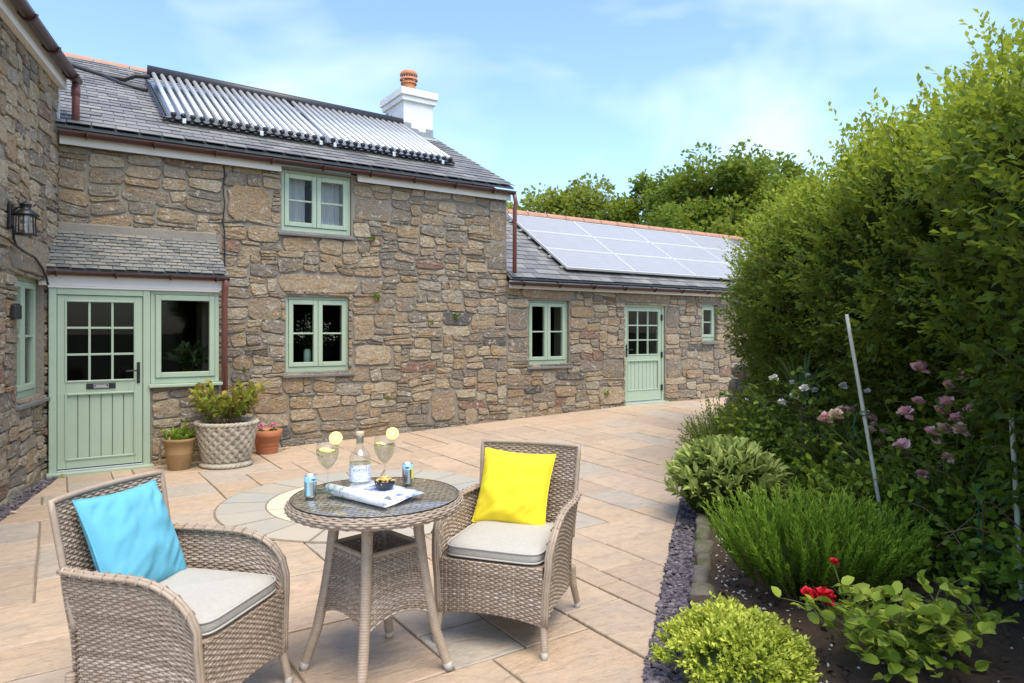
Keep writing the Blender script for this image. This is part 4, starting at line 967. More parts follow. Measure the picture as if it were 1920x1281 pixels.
def lemon(parent, c, r_, nrm, name='lemon_slice', half=False):
    nrm = Vector(nrm).normalized(); x = nrm.orthogonal().normalized(); y = nrm.cross(x); N = 28; c = Vector(c); L = Vector(root_loc(parent))
    def disc(r0, h): return [tuple(c - L + (x * math.cos(2 * math.pi * k / N) + y * math.sin(2 * math.pi * k / N)) * r0 + nrm * h) for k in range(N)]
    def plate(r0, h, nm, mat, par):
        return pydata(nm, disc(r0, -h) + disc(r0, h), [tuple(reversed(range(N))), tuple(range(N, 2 * N))] + [(k, (k + 1) % N, N + (k + 1) % N, N + k) for k in range(N)], mat, par)
    s_ = plate(r_, .0028, name, 'lemon_peel', parent); plate(r_ * .93, .0031, 'pith', 'lemon_pith', s_)
    vs = []; fs = []
    for k in range(9):
        a0, a1 = 2 * math.pi * (k + .08) / 9, 2 * math.pi * (k + .92) / 9; am = (a0 + a1) / 2; pts = [(.1, am)] + [(.84, a0 + (a1 - a0) * q / 4) for q in range(5)]; b0 = len(vs)
        for h in (-.0036, .0036):
            for r0, an in pts: vs.append(tuple(c - L + (x * math.cos(an) + y * math.sin(an)) * r0 * r_ + nrm * h))
        fs += [tuple(b0 + 5 - q for q in range(6)), tuple(b0 + 6 + q for q in range(6))]
    pydata('segments', vs, fs, 'lemon_flesh', s_)
def gin_glass(label, loc, wedge):
    t = thing('gin_glass', label, 'glass', (*loc, Z), 0, 'stemmed gin glasses')
    bowl = [(.0045, .092), (.012, .098), (.030, .115), (.045, .140), (.0515, .168), (.051, .19), (.046, .215), (.0425, .228)]
    MB().lathe([(.0001, 0), (.034, .0008), (.036, .002), (.030, .0035), (.008, .007), (.0045, .016), (.0038, .05), (.0045, .085)] + bowl, 32, capt=False).build('glass', 'thin_glass', t, True)
    MB().lathe([(.0001, .0985), (.011, .1005), (.0285, .1165), (.0435, .141), (.0500, .168), (.0497, .183), (.0001, .183)], 32, capb=False, capt=False).build('drink', 'drink', t, True)
    vd = Vector((-.40, -.80, .30))
    c = Vector((loc[0] + .8305 * .037, loc[1] - .557 * .037, Z + .236)); lemon(t, c, .0305, vd)
    if wedge: lemon(t, (loc[0] - .006, loc[1] - .012, Z + .184), .036, (.03, -.12, 1), 'lemon_slice')
    else:
        lemon(t, (loc[0] - .012, loc[1] + .016, Z + .186), .026, (.1, -.1, 1)); m = MB()
        for q in (-1, 1): m.tube([(q * .01, -.012, .183), (q * .024, -.02, .187), (q * .036, -.02, .191)], .0022, 5)
        m.build('juniper_sprig', 'stem_brown', t)
gin_glass('gin glass beside the left can with a lemon slice floating in it', (1.030, 3.035), True)
gin_glass('gin glass behind the snack bowl with a lemon wheel on its rim', (1.300, 3.020), False)
bt = thing('gin_bottle', 'clear glass gin bottle with pale blue label and cork', 'bottle', (1.172, 3.005, Z))
MB().lathe([(.0001, 0), (.044, 0), (.0485, .004), (.0495, .012), (.0495, .128), (.047, .145), (.038, .162), (.024, .174), (.0185, .184), (.0175, .222), (.0195, .224), (.0195, .234), (.0175, .236)], 36, capt=False).build('glass', 'thin_glass', bt, True)
MB().lathe([(.0001, .003), (.043, .0035), (.0465, .008), (.0465, .018), (.03, .026), (.0001, .029)], 36, capb=False, capt=False).build('thick_base', 'bottle_base', bt, True)
MB().lathe([(.0001, .03), (.0468, .03), (.0468, .118), (.0001, .118)], 36, capb=False, capt=False).build('gin', 'drink', bt, True)
ck = MB().lathe([(.0165, .205), (.0165, .237), (.0185, .2375), (.0195, .240), (.0195, .256), (.018, .258), (.0001, .258)], 24).build('cork', 'cork', bt, True)
va = math.atan2(-3.005, -1.172)     # direction from the bottle to the viewer
def on_cyl(x, z, r_): a = va + x / r_; return (r_ * math.cos(a), r_ * math.sin(a), z)
MB().grid(lambda u, v: on_cyl((u - .5) * .128, .036 + .074 * v, .0500), 30, 4).build('label', 'label_paper', bt, True)
m = MB(); rg2 = random.Random(5)
for k in range(70):     # botanical border of small leaves
    e = rg2.random(); x, z = ((rg2.choice((-1, 1)) * rg2.uniform(.038, .062), rg2.uniform(.038, .108)) if e < .6 else (rg2.uniform(-.06, .06), rg2.choice((rg2.uniform(.1, .109), rg2.uniform(.037, .05)))))
    an = rg2.uniform(0, 6.28); l_, w_ = rg2.uniform(.003, .007), .0017; ca, sa = math.cos(an), math.sin(an)
    m.add([on_cyl(x + (p * ca - q * sa), z + (p * sa + q * ca), .0503) for p, q in ((-l_, 0), (0, -w_), (l_, 0), (0, w_))], [(0, 1, 2, 3)])
m.build('label_print', 'label_print', bt)
def text_mesh(name, body, size, mapper, mat, parent):
    cu = bpy.data.curves.new('t', 'FONT'); cu.body = body; cu.size = size; cu.align_x = 'CENTER'; cu.space_character = 1.15
    ob = bpy.data.objects.new('t', cu); COL.objects.link(ob); bpy.context.view_layer.update()
    me = bpy.data.meshes.new_from_object(ob.evaluated_get(bpy.context.evaluated_depsgraph_get())); bpy.data.objects.remove(ob)
    vs = [mapper(v.co.x, v.co.y) for v in me.vertices]; fs = [tuple(p.vertices) for p in me.polygons]; return pydata(name, vs, fs, mat, parent)
text_mesh('lettering', 'HORTUS', .0155, lambda x, y: on_cyl(x, .083 + y, .0504), 'ink', bt)
m = MB()
for z, hw in ((.077, .026), (.064, .016), (.060, .013), (.0535, .012)): m.grid(lambda u, v: on_cyl((u - .5) * 2 * hw, z + .0011 * v, .0503), 6, 1)
m.build('small_print', 'label_print', bt)
def can(label, loc, rot, yellow):
    t = thing('drink_can', label, 'can', (*loc, Z), rot, 'slim mixer cans')
    MB().lathe([(.0001, .004), (.019, .003), (.0205, 0), (.0215, 0), (.0262, .008), (.0265, .012), (.0265, .070)], 32, capb=False, capt=False).build('body', 'can_silver', t, True)
    MB().lathe([(.0267, .070), (.0267, .088), (.0245, .094), (.0235, .0965)], 32, capb=False, capt=False).build('upper_band', 'can_blue', t, True)
    MB().lathe([(.0245, .095), (.0245, .0985), (.0232, .0985), (.0225, .0945), (.0001, .0945)], 32, capb=False, capt=False).build('lid', 'alu', t, True)
    def cyl(x, z, r_=.0268): a = -math.pi / 2 + x / r_; return (r_ * math.cos(a), r_ * math.sin(a), z)
    m = MB().grid(lambda u, v: cyl((u - .5) * .02, .0785 + .0055 * v), 8, 1); m.grid(lambda u, v: cyl((u - .5) * .008, .0755 + .003 * v), 4, 1); m.build('logo', 'ink', t)
    m = MB().grid(lambda u, v: cyl((u - .5) * .0018, .050 + .022 * v), 1, 1); m.build('mark', 'ink', t)
    if yellow: MB().grid(lambda u, v: cyl(.022 + .013 * u, .028 + .052 * v), 4, 2).build('side_panel', 'can_yellow', t)
    else: MB().grid(lambda u, v: cyl(-.030 + .012 * u, .012 + .075 * v), 4, 2).build('side_panel', 'can_blue', t)
fv = math.atan2(-.8305, -.557) + math.pi / 2
can('slim blue-topped can at the left rim of the table', (.924, 2.945), fv + .8, False)
can('slim blue-topped can with a yellow edge behind the bowl', (1.388, 2.952), fv - .0, True)
MZ = .0125
bo = thing('snack_bowl', 'small dark blue bowl full of crackers', 'bowl', (1.213, 2.815, Z + MZ))
MB().lathe([(.0001, .002), (.020, .0), (.022, .002), (.034, .016), (.043, .034), (.0465, .050), (.0455, .0515), (.0435, .050), (.040, .034), (.03, .018), (.0001, .012)], 36, capb=False, capt=False).build('bowl', 'bowl_glaze', bo, True)
m = MB(); rg2 = random.Random(9)
for k in range(75):
    r_, an = .041 * math.sqrt(rg2.random()), rg2.uniform(0, 6.28); z = .042 + .022 * (1 - (r_ / .042) ** 2) + rg2.uniform(-.006, .004)
    m.ball((r_ * math.cos(an), r_ * math.sin(an), z), rg2.uniform(.0048, .0078), 7, 5, (rg2.uniform(.8, 1.5), rg2.uniform(.8, 1.4), rg2.uniform(.6, .9)))
m.build('crackers', 'snack', bo, True, kind='stuff')
# folded magazine: one half rolled back over the spine, the other lying open
mg = thing('magazine', 'open magazine with one half rolled over, lying on the glass', 'magazine', (1.075, 2.765, Z), math.atan2(-.38, .135) + math.pi / 2)
prof = []
for k in range(14): an = R(-70) - R(285) * k / 13; prof.append((-.012 + .024 * math.cos(an), .0265 + .0235 * math.sin(an)))
prof = prof[::-1]
prof += [(.02 + .2 * k / 14, .0045 + .011 * math.exp(-((k / 14 - .55) / .35) ** 2) + .012 * (k / 14) ** 3) for k in range(15)]
for lay in range(3):
    of = lay * .0022; pr_ = [(x * (1 - .02 * lay), max(.001, z + (of if k >= 14 else 0) * 1.0) + (0 if k >= 14 else -of * .3)) for k, (x, z) in enumerate(prof)]; th = .0016
    n_ = len(pr_); vs = []
    for y in (-.185 + .004 * lay, .19 - .006 * lay):
        skew = .03 if y > 0 else 0
        vs += [(x + (skew * (i / n_)), y + .015 * (i / n_), z) for i, (x, z) in enumerate(pr_)] + [(x + skew * (i / n_), y + .015 * (i / n_), z + th) for i, (x, z) in enumerate(pr_)]
    fs = []
    for i in range(n_ - 1): fs += [(i, i + 1, 2 * n_ + i + 1, 2 * n_ + i), (n_ + i + 1, n_ + i, 3 * n_ + i, 3 * n_ + i + 1), (i + 1, i, n_ + i, n_ + i + 1), (2 * n_ + i, 2 * n_ + i + 1, 3 * n_ + i + 1, 3 * n_ + i)]
    fs += [(0, 2 * n_, 3 * n_, n_), (n_ - 1, 2 * n_ - 1, 4 * n_ - 1, 3 * n_ - 1)]
    pydata('pages', vs, fs, 'magazine', mg, True)

# ------------------------------------------------------------------ pots by the porch
def soil_disc(t, r_, z): MB().lathe([(.0001, z + .01), (r_ * .6, z + .006), (r_, z)], 24, capb=False, capt=False).build('soil', 'soil', t, True)
p1 = thing('terracotta_pot', 'weathered terracotta pot of green herbs between door and planter', 'plant pot', (1.13, 8.16, 0))
MB().lathe([(.0001, 0), (.108, 0), (.112, .01), (.138, .17), (.140, .176), (.137, .182), (.160, .30), (.168, .305), (.170, .335), (.163, .338), (.152, .30), (.0001, .29)], 36, capb=False, capt=False).build('pot', 'old_terracotta', p1, True); soil_disc(p1, .155, .30)
n_ = 46; an = nprs.uniform(0, 6.28, n_); rr = .12 * np.sqrt(nprs.rand(n_)); bs = np.stack([rr * np.cos(an), rr * np.sin(an), np.full(n_, .30)], 1); dr = np.stack([np.cos(an) * rr * 4, np.sin(an) * rr * 4, np.ones(n_)], 1)
ln = nprs.uniform(.06, .13, n_); ln[:3] = .24; bs[:3, :2] = (.05, -.02)
P_, D_, A_ = sprigs(bs, dr, ln, 9, .2, .75, .9); leaf_mesh('foliage', P_, D_, .034, .026, A_, 'basil_leaf', p1, LEAF8, world=False)
m = MB()
for q in range(n_): m.tube([bs[q], bs[q] + dr[q] / np.linalg.norm(dr[q]) * ln[q]], .0025, 4)
m.build('stems', 'stem_green', p1)
p2 = thing('stone_planter', 'large basket-weave stone planter with a leafy hydrangea', 'planter', (1.60, 8.10, 0))
def bodyr(z): return .225 + (.315 - .225) * ((z - .06) / .40) ** .8 if z > .06 else .225
MB().lathe([(.0001, 0), (.262, 0), (.272, .02), (.262, .045), (.225, .06)] + [(bodyr(.06 + .4 * k / 8), .06 + .4 * k / 8) for k in range(1, 9)] + [(.318, .475), (.30, .49), (.28, .47), (.0001, .45)], 64, capb=False, capt=False).build('pot', 'cast_stone', p2, True)
m = MB(); ns = 18
for sgn in (-1, 1):
    for k in range(ns):
        base = len(m.v); S = 26
        for i in range(S + 1):
            f = i / S; z = .07 + .385 * f; an = 2 * math.pi * k / ns + sgn * f * 1.35; r_ = bodyr(z) + .006 + .009 * (1 if math.sin(ns * (an - sgn * f * 1.35) + 0) >= 0 else 1) * (.5 + .5 * sgn * math.cos(ns * f * 1.35 * 2))
            w_ = .021 / r_
            for a, b2 in ((-1, -.012), (-.75, .006), (.75, .006), (1, -.012)): m.v.append(((r_ + b2) * math.cos(an + a * w_), (r_ + b2) * math.sin(an + a * w_), z + sgn * -a * .016))
        for i in range(S):
            for q in range(3):
                a = base + i * 4 + q; fc = (a, a + 1, a + 5, a + 4); m.f.append(fc)
m.build('lattice', 'cast_stone', p2, True)
for rr_, zz, th, tw, nm in ((.318, .478, .024, 40, 'rope_rim'), (.262, .024, .020, 34, 'rope_foot')):
    m = MB()
    for s_ in range(3): m.tube([((rr_ + th * .45 * math.cos(tw * a / 3 * 1.0 + s_ * 2.094)) * math.cos(a), (rr_ + th * .45 * math.cos(tw * a / 3 + s_ * 2.094)) * math.sin(a), zz + th * .45 * math.sin(tw * a / 3 + s_ * 2.094)) for a in [2 * math.pi * k / 240 for k in range(240)]], th * .62, 6, close=True)
    m.build(nm, 'cast_stone', p2, True)
soil_disc(p2, .285, .465)
n_ = 46; an = nprs.uniform(0, 6.28, n_); rr = .13 * np.sqrt(nprs.rand(n_)); bs = np.stack([rr * np.cos(an), rr * np.sin(an), np.full(n_, .46)], 1); ln = nprs.uniform(.2, .52, n_); dr = np.stack([np.cos(an) * (.25 + rr * 4.5), np.sin(an) * (.25 + rr * 4.5), np.ones(n_)], 1)
P_, D_, A_ = sprigs(bs + dr / np.linalg.norm(dr, axis=1, keepdims=True) * (ln * .3)[:, None], dr, ln * .75, 9, .05, .62, 1.0)
leaf_mesh('foliage', P_, D_, nprs.uniform(.065, .115, len(P_)), nprs.uniform(.045, .075, len(P_)), A_, 'hydrangea_leaf', p2, LEAF8, world=False)
m = MB()
for q in range(n_): m.tube([bs[q], bs[q] + dr[q] / np.linalg.norm(dr[q]) * ln[q]], .004, 5)
m.build('stems', 'stem_brown', p2)
p3 = thing('terracotta_pot', 'clean orange terracotta pot with pink flowers against the wall', 'plant pot', (2.17, 8.62, 0))
MB().lathe([(.0001, 0), (.118, 0), (.122, .008), (.150, .205), (.170, .21), (.175, .222), (.178, .285), (.172, .29), (.162, .285), (.155, .25), (.0001, .245)], 36, capb=False, capt=False).build('pot', 'terracotta_pot', p3, True)
MB().lathe([(.1262, .03), (.128, .034), (.1272, .04)], 36, capb=False, capt=False).lathe([(.131, .07), (.133, .074), (.1325, .08)], 36, capb=False, capt=False).lathe([(.1375, .115), (.1392, .119), (.1385, .125)], 36, capb=False, capt=False).build('ridges', 'terracotta_pot', p3, True); soil_disc(p3, .158, .255)
for cx_, cy_ in ((-.085, -.05), (.075, -.02)):
    c = np.array((cx_, cy_, .335)); u = unit(60); leaf_mesh('flower', c + u * .022, u, .02, .018, nprs.rand(60) * 0, 'petal_magenta', p3, LEAF4, world=False)
    MB().tube([(cx_ * .8, cy_ * .8, .25), (cx_, cy_, .33)], .003, 5).build('stem', 'stem_green', p3)
    u = unit(26); u[:, 2] = np.abs(u[:, 2]) * .4; leaf_mesh('foliage', np.array((cx_, cy_, .27)) + u * .02, u, .045, .035, nprs.rand(26) * .6, 'basil_leaf', p3, LEAF8, world=False)

# ------------------------------------------------------------------ plants seen behind the glass
hp = thing('house_plant', 'dark leafy plant in a mint pot inside the porch window', 'house plant', (1.36, 8.90, .87))
MB().box(1.0 - 1.36, 1.56 - 1.36, -.1, .2, -.05, -.005).build('inner_sill', 'dark_room', hp)
MB().lathe([(.0001, 0), (.065, 0), (.085, .10), (.095, .105), (.098, .14), (.09, .14), (.08, .12), (.0001, .118)], 28, capb=False, capt=False).build('pot', 'mint_pot', hp, True)
n_ = 22; dr = unit(n_); dr[:, 2] = np.abs(dr[:, 2]) + .7; P_, D_, A_ = sprigs(np.tile((0, 0, .13), (n_, 1)), dr, nprs.uniform(.25, .5, n_), 9, .1, .9, .9, .6)
leaf_mesh('foliage', P_, D_, .085, .034, A_, 'house_leaf', hp, LEAF8, world=False)
fvz = thing('flower_vase', 'green vase of small white flowers inside the downstairs window', 'vase', FR(2.86, 1.0, -.26))
MB().lathe([(.0001, 0), (.035, 0), (.045, .06), (.05, .2), (.04, .24), (.043, .25), (.035, .25), (.0001, .23)], 24, capb=False, capt=False).build('vase', 'mint_pot', fvz, True)
MB().box(-.5, .55, -.05, .25, -.06, -.003).build('inner_sill', 'dark_room', fvz)
n_ = 26; dr = unit(n_); dr[:, 2] = np.abs(dr[:, 2]) * .8 + .35; dr[:, 1] *= .4; ln = nprs.uniform(.25, .5, n_)
P_, D_, A_ = sprigs(np.tile((0, 0, .24), (n_, 1)), dr, ln, 8, .1, .8, .9, .5); leaf_mesh('foliage', P_, D_, .05, .022, A_, 'house_leaf', fvz, LEAF8, world=False)
tips = np.tile((0, 0, .24), (n_, 1)) + dr / np.linalg.norm(dr, axis=1, keepdims=True) * (ln * .92)[:, None]; u = unit(n_ * 14); leaf_mesh('blossom', np.repeat(tips, 14, 0) + u * .028, u, .02, .018, np.zeros(n_ * 14), 'petal_white', fvz, LEAF4, world=False)

# ------------------------------------------------------------------ garden bed, edging and bank
def cw(X, Y): return (X * .8305 + Y * .557, -X * .557 + Y * .8305)        # viewer-aligned plan position -> house frame
def LN(L, n): return (L * EL[0] + n * EN[0], L * EL[1] + n * EN[1])
H0, H2 = (3.66, 10.2), (2.72, .9)       # foot of the hedge bank, far and near
def hfoot(a): return (H0[0] + (H2[0] - H0[0]) * a, H0[1] + (H2[1] - H0[1]) * a)
def bed_z(L, n): return .045 + .05 * nz3(L * 1.7, n * 1.7, 4) + .02 * nz3(L * 7, n * 7, 2) + .07 * smooth01(n / 1.6)
def bedpt(u, v):
    L = .6 + 8.9 * u; n = -.12 + 3.6 * v; s, t = LN(L, n); return (s, t, bed_z(L, n))
tag(MB().grid(bedpt, 150, 60).build('flower_bed', 'soil', smooth=True), kind='structure')
edging = MB()
for k in range(30):
    L = .6 + .3 * k; p, q = LN(L, -.13), LN(L + .3, -.13); p2_, q2 = LN(L, .0), LN(L + .3, .0); edging.box8([(*p, -.1), (*q, -.1), (*q2, -.1), (*p2_, -.1), (*p, .015), (*q, .015), (*q2, .04), (*p2_, .04)])
edg = tag(edging.build('bed_edging', 'soil'), kind='structure')
rg = random.Random(8); L = 1.0
def rock(c, ax, L_, w_, h_, seed):
    vs = []; N, Mh = 12, 7; ax = Vector((*ax, 0)).normalized(); bx2 = Vector((-ax.y, ax.x, 0))
    for i in range(Mh + 1):
        ph = -math.pi / 2 + math.pi * i / Mh
        for k in range(N):
            an = 2 * math.pi * k / N; cx_, sx_ = math.cos(an), math.sin(an); e = .55
            u = math.copysign(abs(cx_) ** e, cx_) * max(math.cos(ph), 0) ** .55; v = math.copysign(abs(sx_) ** e, sx_) * max(math.cos(ph), 0) ** .55; w3 = math.copysign(abs(math.sin(ph)) ** .7, math.sin(ph))
            r_ = 1 + .2 * nz3(u * 1.3 + seed, v * 1.3, w3 * 1.3) + .1 * nz3(u * 3.3 + seed, v * 3.3, w3 * 3.3)
            p = Vector(c) + ax * (u * L_ / 2 * r_) + bx2 * (v * w_ / 2 * r_) + Vector((0, 0, w3 * h_ / 2 * r_)); vs.append(tuple(p))
    return vs, [(i * N + k, i * N + (k + 1) % N, (i + 1) * N + (k + 1) % N, (i + 1) * N + k) for i in range(Mh) for k in range(N)]
while L < 9.4:
    ln_ = rg.uniform(.22, .46); c = LN(L + ln_ / 2, -.07 + rg.uniform(-.015, .015)); z = .02 + rg.uniform(-.01, .015)
    vs, fs = rock((*c, z), (EL[0] + rg.uniform(-.06, .06), EL[1]), ln_ * 1.02, rg.uniform(.10, .15), rg.uniform(.11, .16), L * 3); pydata('kerb_stone', vs, fs, 'kerb_stone', edg, True); L += ln_
def chips(name, pts, zf, size, mat, flat=.25):
    n_ = len(pts); T = np.array([(-.5, -.3, 0), (.4, -.45, .0), (.55, .25, 0), (-.2, .5, 0), (-.4, -.25, .2), (.35, -.35, .2), (.4, .2, .2), (-.15, .4, .2)]); F = [(3, 2, 1, 0), (4, 5, 6, 7), (0, 1, 5, 4), (1, 2, 6, 5), (2, 3, 7, 6), (3, 0, 4, 7)]
    V = []; 
    for k in range(n_):
        sz = size * nprs.uniform(.5, 1.3); Rm = np.array(Matrix.Rotation(nprs.uniform(0, 6.28), 3, 'Z') @ Matrix.Rotation(nprs.normal(0, flat), 3, 'X') @ Matrix.Rotation(nprs.normal(0, flat), 3, 'Y'))
        V.append((T * sz * (1, nprs.uniform(.5, 1), 1)) @ Rm.T + np.array((pts[k][0], pts[k][1], zf(k))))
    vs = np.concatenate(V); fs = [tuple(i + 8 * k for i in f) for k in range(n_) for f in F]
    me = bpy.data.meshes.new(name); me.from_pydata(vs.tolist(), [], fs); me.materials.append(M[mat]); return addobj(name, me, None, 'stuff')
pts = [LN(nprs.uniform(1.2, 8.8) if q % 2 else nprs.uniform(1.6, 5.2), nprs.uniform(-.292, -.13)) for q in range(5200)]
tag(chips('slate_chippings', pts, lambda k: nprs.uniform(-.012, .016), .036, 'slate_chip'), 'purple slate chippings in a strip along the flower bed', 'chippings')
pts = []
for q in range(700):
    a = nprs.uniform(-3.5, -.5); p = FW(a, 0, nprs.uniform(.02, .15)); pts.append(p)
tag(chips('slate_chippings', pts, lambda k: nprs.uniform(-.012, .008), .032, 'slate_chip'), 'purple slate chippings along the foot of the left wing', 'chippings')
pts = []
while len(pts) < 420:
    L, n_ = nprs.uniform(1.6, 5.6), abs(nprs.normal(0, .22)) + .0
    if nprs.rand() < .25: L, n_ = nprs.uniform(1.5, 4.5), nprs.uniform(0, 1.7)
    pts.append((*LN(L, n_), bed_z(L, n_) + .006))
tag(chips('shell_grit', pts, lambda k: pts[k][2], .018, 'white_chip', .4), 'white shell grit scattered on the dark soil', 'grit')

bank = MB()
def bankpt(u, v):
    a = -.02 + 1.04 * u; X, Y = hfoot(a); d = [(-.62, .06), (-.3, .3), (-.12, .62), (-.02, .95), (.15, 1.2), (.6, 1.35), (1.5, 1.3)]; f = v * 6; i = min(int(f), 5); f -= i
    dx = d[i][0] + (d[i + 1][0] - d[i][0]) * f; z = d[i][1] + (d[i + 1][1] - d[i][1]) * f
    k = smooth01((u - .0) / .05); s, t = cw(X + dx + .1 * nz3(Y * 2, z * 2, 1) + (1 - k) * .45, Y + .05 * nz3(Y * 3, z * 3, 7) ); return (s, t, z * (.35 + .65 * k) + .05 * nz3(Y * 4, dx * 4, 3) if v > 0 else 0.0)
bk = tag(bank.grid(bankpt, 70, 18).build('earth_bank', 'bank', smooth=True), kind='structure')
for k in range(16):
    X, Y = hfoot(.0); r2 = k // 4; s, t = cw(X - .12 + .04 * r2 + rg.uniform(-.05, .05), Y - .25 + .3 * (k % 4) + rg.uniform(-.05, .05)); vs, fs = rock((s, t, .12 + .24 * r2), cw(0, 1), rg.uniform(.28, .4), rg.uniform(.25, .35), rg.uniform(.2, .28), k * 2.3); pydata('bank_stone', vs, fs, 'kerb_stone', bk, True)

# ------------------------------------------------------------------ hedge
hg = thing('hedge', 'tall dense hedge with yellow-green tips along the right side', 'hedge', (*cw(3.6, 5.5), 0))
PRF = [(-.05, .75), (-.42, 1.1), (-.66, 1.65), (-.62, 2.2), (-.34, 2.58), (.12, 2.84), (.7, 2.96), (1.25, 2.7), (1.5, 2.0), (1.45, 1.0)]
def hpt(u, v, push=0):
    Y = H0[1] + .35 + (H2[1] - H0[1] - .35) * u; a = (Y - H0[1]) / (H2[1] - H0[1]); X = hfoot(a)[0]; f = v * 9; i = min(int(f), 8); f -= i
    dx = PRF[i][0] + (PRF[i + 1][0] - PRF[i][0]) * f; z = PRF[i][1] + (PRF[i + 1][1] - PRF[i][1]) * f
    e = smooth01(u / .07) * .55 + .25 + .20 * smooth01(u / .4); cx_ = .45
    dx = cx_ + (dx - cx_) * e; hk = 1 + .13 * u + .04 * math.sin(Y * 1.3 + .6) + .03 * math.sin(Y * 3.1); z = .8 + (z - .8) * hk * (.72 + .28 * e)
    w1 = .26 * nz3(Y * .85, z * .95, dx * .8 + 3) + .34 * nz3(Y * 1.9, z * 2.1, dx * 2) + .12 * nz3(Y * 5, z * 5, dx * 5)
    nx_, nz_ = dx - cx_, z - 1.9; l = math.hypot(nx_, nz_) + .01; k = 1 + (w1 + push) / l
    return (X + cx_ + nx_ * k, Y + .12 * nz3(Y * 2, z * 2, 9), 1.9 + nz_ * k)
def toH(p): s, t = cw(p[0], p[1]); return (s, t, p[2])
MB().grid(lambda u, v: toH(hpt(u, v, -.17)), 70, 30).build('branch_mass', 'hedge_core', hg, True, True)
base = []; dirs = []; age_tones = []
NS = 9500
for q in range(NS):
    u = nprs.rand() ** .8; v = nprs.rand() * .80 if q % 6 else nprs.rand(); p = hpt(u, v, nprs.uniform(-.2, .06)); c = (hfoot(0)[0] + .3, p[1], 1.7)
    o = Vector((p[0] - (hfoot((p[1] - H0[1]) / (H2[1] - H0[1]))[0] + .45), 0, p[2] - 1.75)).normalized()
    if u < .05: o = (o + Vector((-.2, .8, 0))).normalized()
    d = o * .75 + Vector((nprs.normal(0, .5), nprs.normal(0, .5), .45 + nprs.normal(0, .4))); s, t = cw(d.x, d.y)
    base.append(toH(p)); dirs.append((s, t, d.z)); up = max(0, o.z); age_tones.append(min(1, .12 + .5 * up ** 1.2 + .28 * smooth01((p[2] - 1.9) / .9) + .25 * nz3(p[1] * 2.2, p[2] * 2.2, 5)))  # new growth, plus the sunlit top and shaded face put into the colour
base = np.array(base); dirs = np.array(dirs); age_tones = np.array(age_tones)
P_, D_, A_ = sprigs(base, dirs, nprs.uniform(.10, .30, NS) * (.8 + .6 * age_tones), 9, age_tones - .12, age_tones + .22, .85)
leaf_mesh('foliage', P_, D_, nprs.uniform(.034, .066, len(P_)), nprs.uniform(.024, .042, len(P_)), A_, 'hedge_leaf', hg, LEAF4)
m = MB()
for q in range(150):     # bare twigs showing through the face
    i = nprs.randint(NS); d = dirs[i] / np.linalg.norm(dirs[i]); p = base[i]; e = p + d * nprs.uniform(.15, .4) + nprs.normal(0, .05, 3); m.tube([p - d * .1, (p + e) / 2 + nprs.normal(0, .02, 3), e], [.005, .004, .002], 4)
m.build('twigs', 'stem_brown', hg, world=True, kind='stuff')
# undergrowth on the bank: bramble and ivy
ug = thing('bramble_undergrowth', 'dark bramble and ivy growing over the bank under the hedge', 'undergrowth', (*cw(3.0, 6.0), 0)); ug['kind'] = 'stuff'
base = []; dirs = []
for q in range(2600):
    u = nprs.rand() ** .75; v = nprs.uniform(.02, .62); s, t, z = bankpt(u, v); base.append((s, t, z + nprs.uniform(-.02, .2))); X_, Y_ = nprs.normal(-.55, .5), nprs.normal(0, .5); s2, t2 = cw(X_, Y_); dirs.append((s2, t2, .55 + nprs.normal(0, .4)))
P_, D_, A_ = sprigs(np.array(base), np.array(dirs), nprs.uniform(.12, .34, 2600), 7, .25, .7, .95, .5)
leaf_mesh('foliage', P_, D_, nprs.uniform(.03, .065, len(P_)), nprs.uniform(.025, .05, len(P_)), A_, 'bramble_leaf', ug, LEAF8)
m = MB()
for q in range(120):
    i = nprs.randint(2600); p = np.array(base[i]); d = np.array(dirs[i]); d = d / np.linalg.norm(d); m.tube([p, p + d * .25 + (0, 0, .05), p + d * .5 + (0, 0, -.02), p + d * .7 + (0, 0, -.15)], [.004, .0035, .003, .002], 4)
m.build('stems', 'stem_brown', ug, world=True)

# ------------------------------------------------------------------ herbs and roses in the bed
def cam_plant(name, label, cat, X, Y, z=.08): return thing(name, label, cat, (*cw(X, Y), z))
def dome(n_, rx, h, flat=1.):
    an = nprs.uniform(0, 6.28, n_); k = np.sqrt(nprs.rand(n_)); r_ = rx * k; z = h * np.sqrt(np.clip(1 - k ** 2 * .96, 0, 1)) * flat; return np.stack([r_ * np.cos(an), r_ * np.sin(an), z], 1)
sg = cam_plant('sage_bush', 'rounded pale green sage bush overhanging the paving', 'bush', 1.70, 5.45)
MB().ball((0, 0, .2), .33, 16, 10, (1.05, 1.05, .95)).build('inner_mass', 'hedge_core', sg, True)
tp = dome(380, .46, .45); bs = tp * np.array((.55, .55, .45)); dr = tp - bs; dr[:, 2] += .10; ln = np.linalg.norm(dr, axis=1)
P_, D_, A_ = sprigs(bs, dr, ln, 8, .12, .95, .9, .25); leaf_mesh('foliage', P_, D_, nprs.uniform(.075, .12, len(P_)), nprs.uniform(.028, .042, len(P_)), A_, 'sage_leaf', sg, LEAF8, world=False, jitter=.45)
m = MB()
for q in range(0, 380, 2): m.tube([bs[q], bs[q] + dr[q] * .9], .003, 4)
m.build('stems', 'stem_green', sg)
hb = cam_plant('herb_bush', 'loose light green herb behind the sage bush', 'bush', 2.32, 7.55)
tp = dome(300, .50, .60); tp[:, 2] *= nprs.uniform(.6, 1.2, 300); bs = tp * np.array((.45, .45, .05)); dr = tp - bs; ln = np.linalg.norm(dr, axis=1)
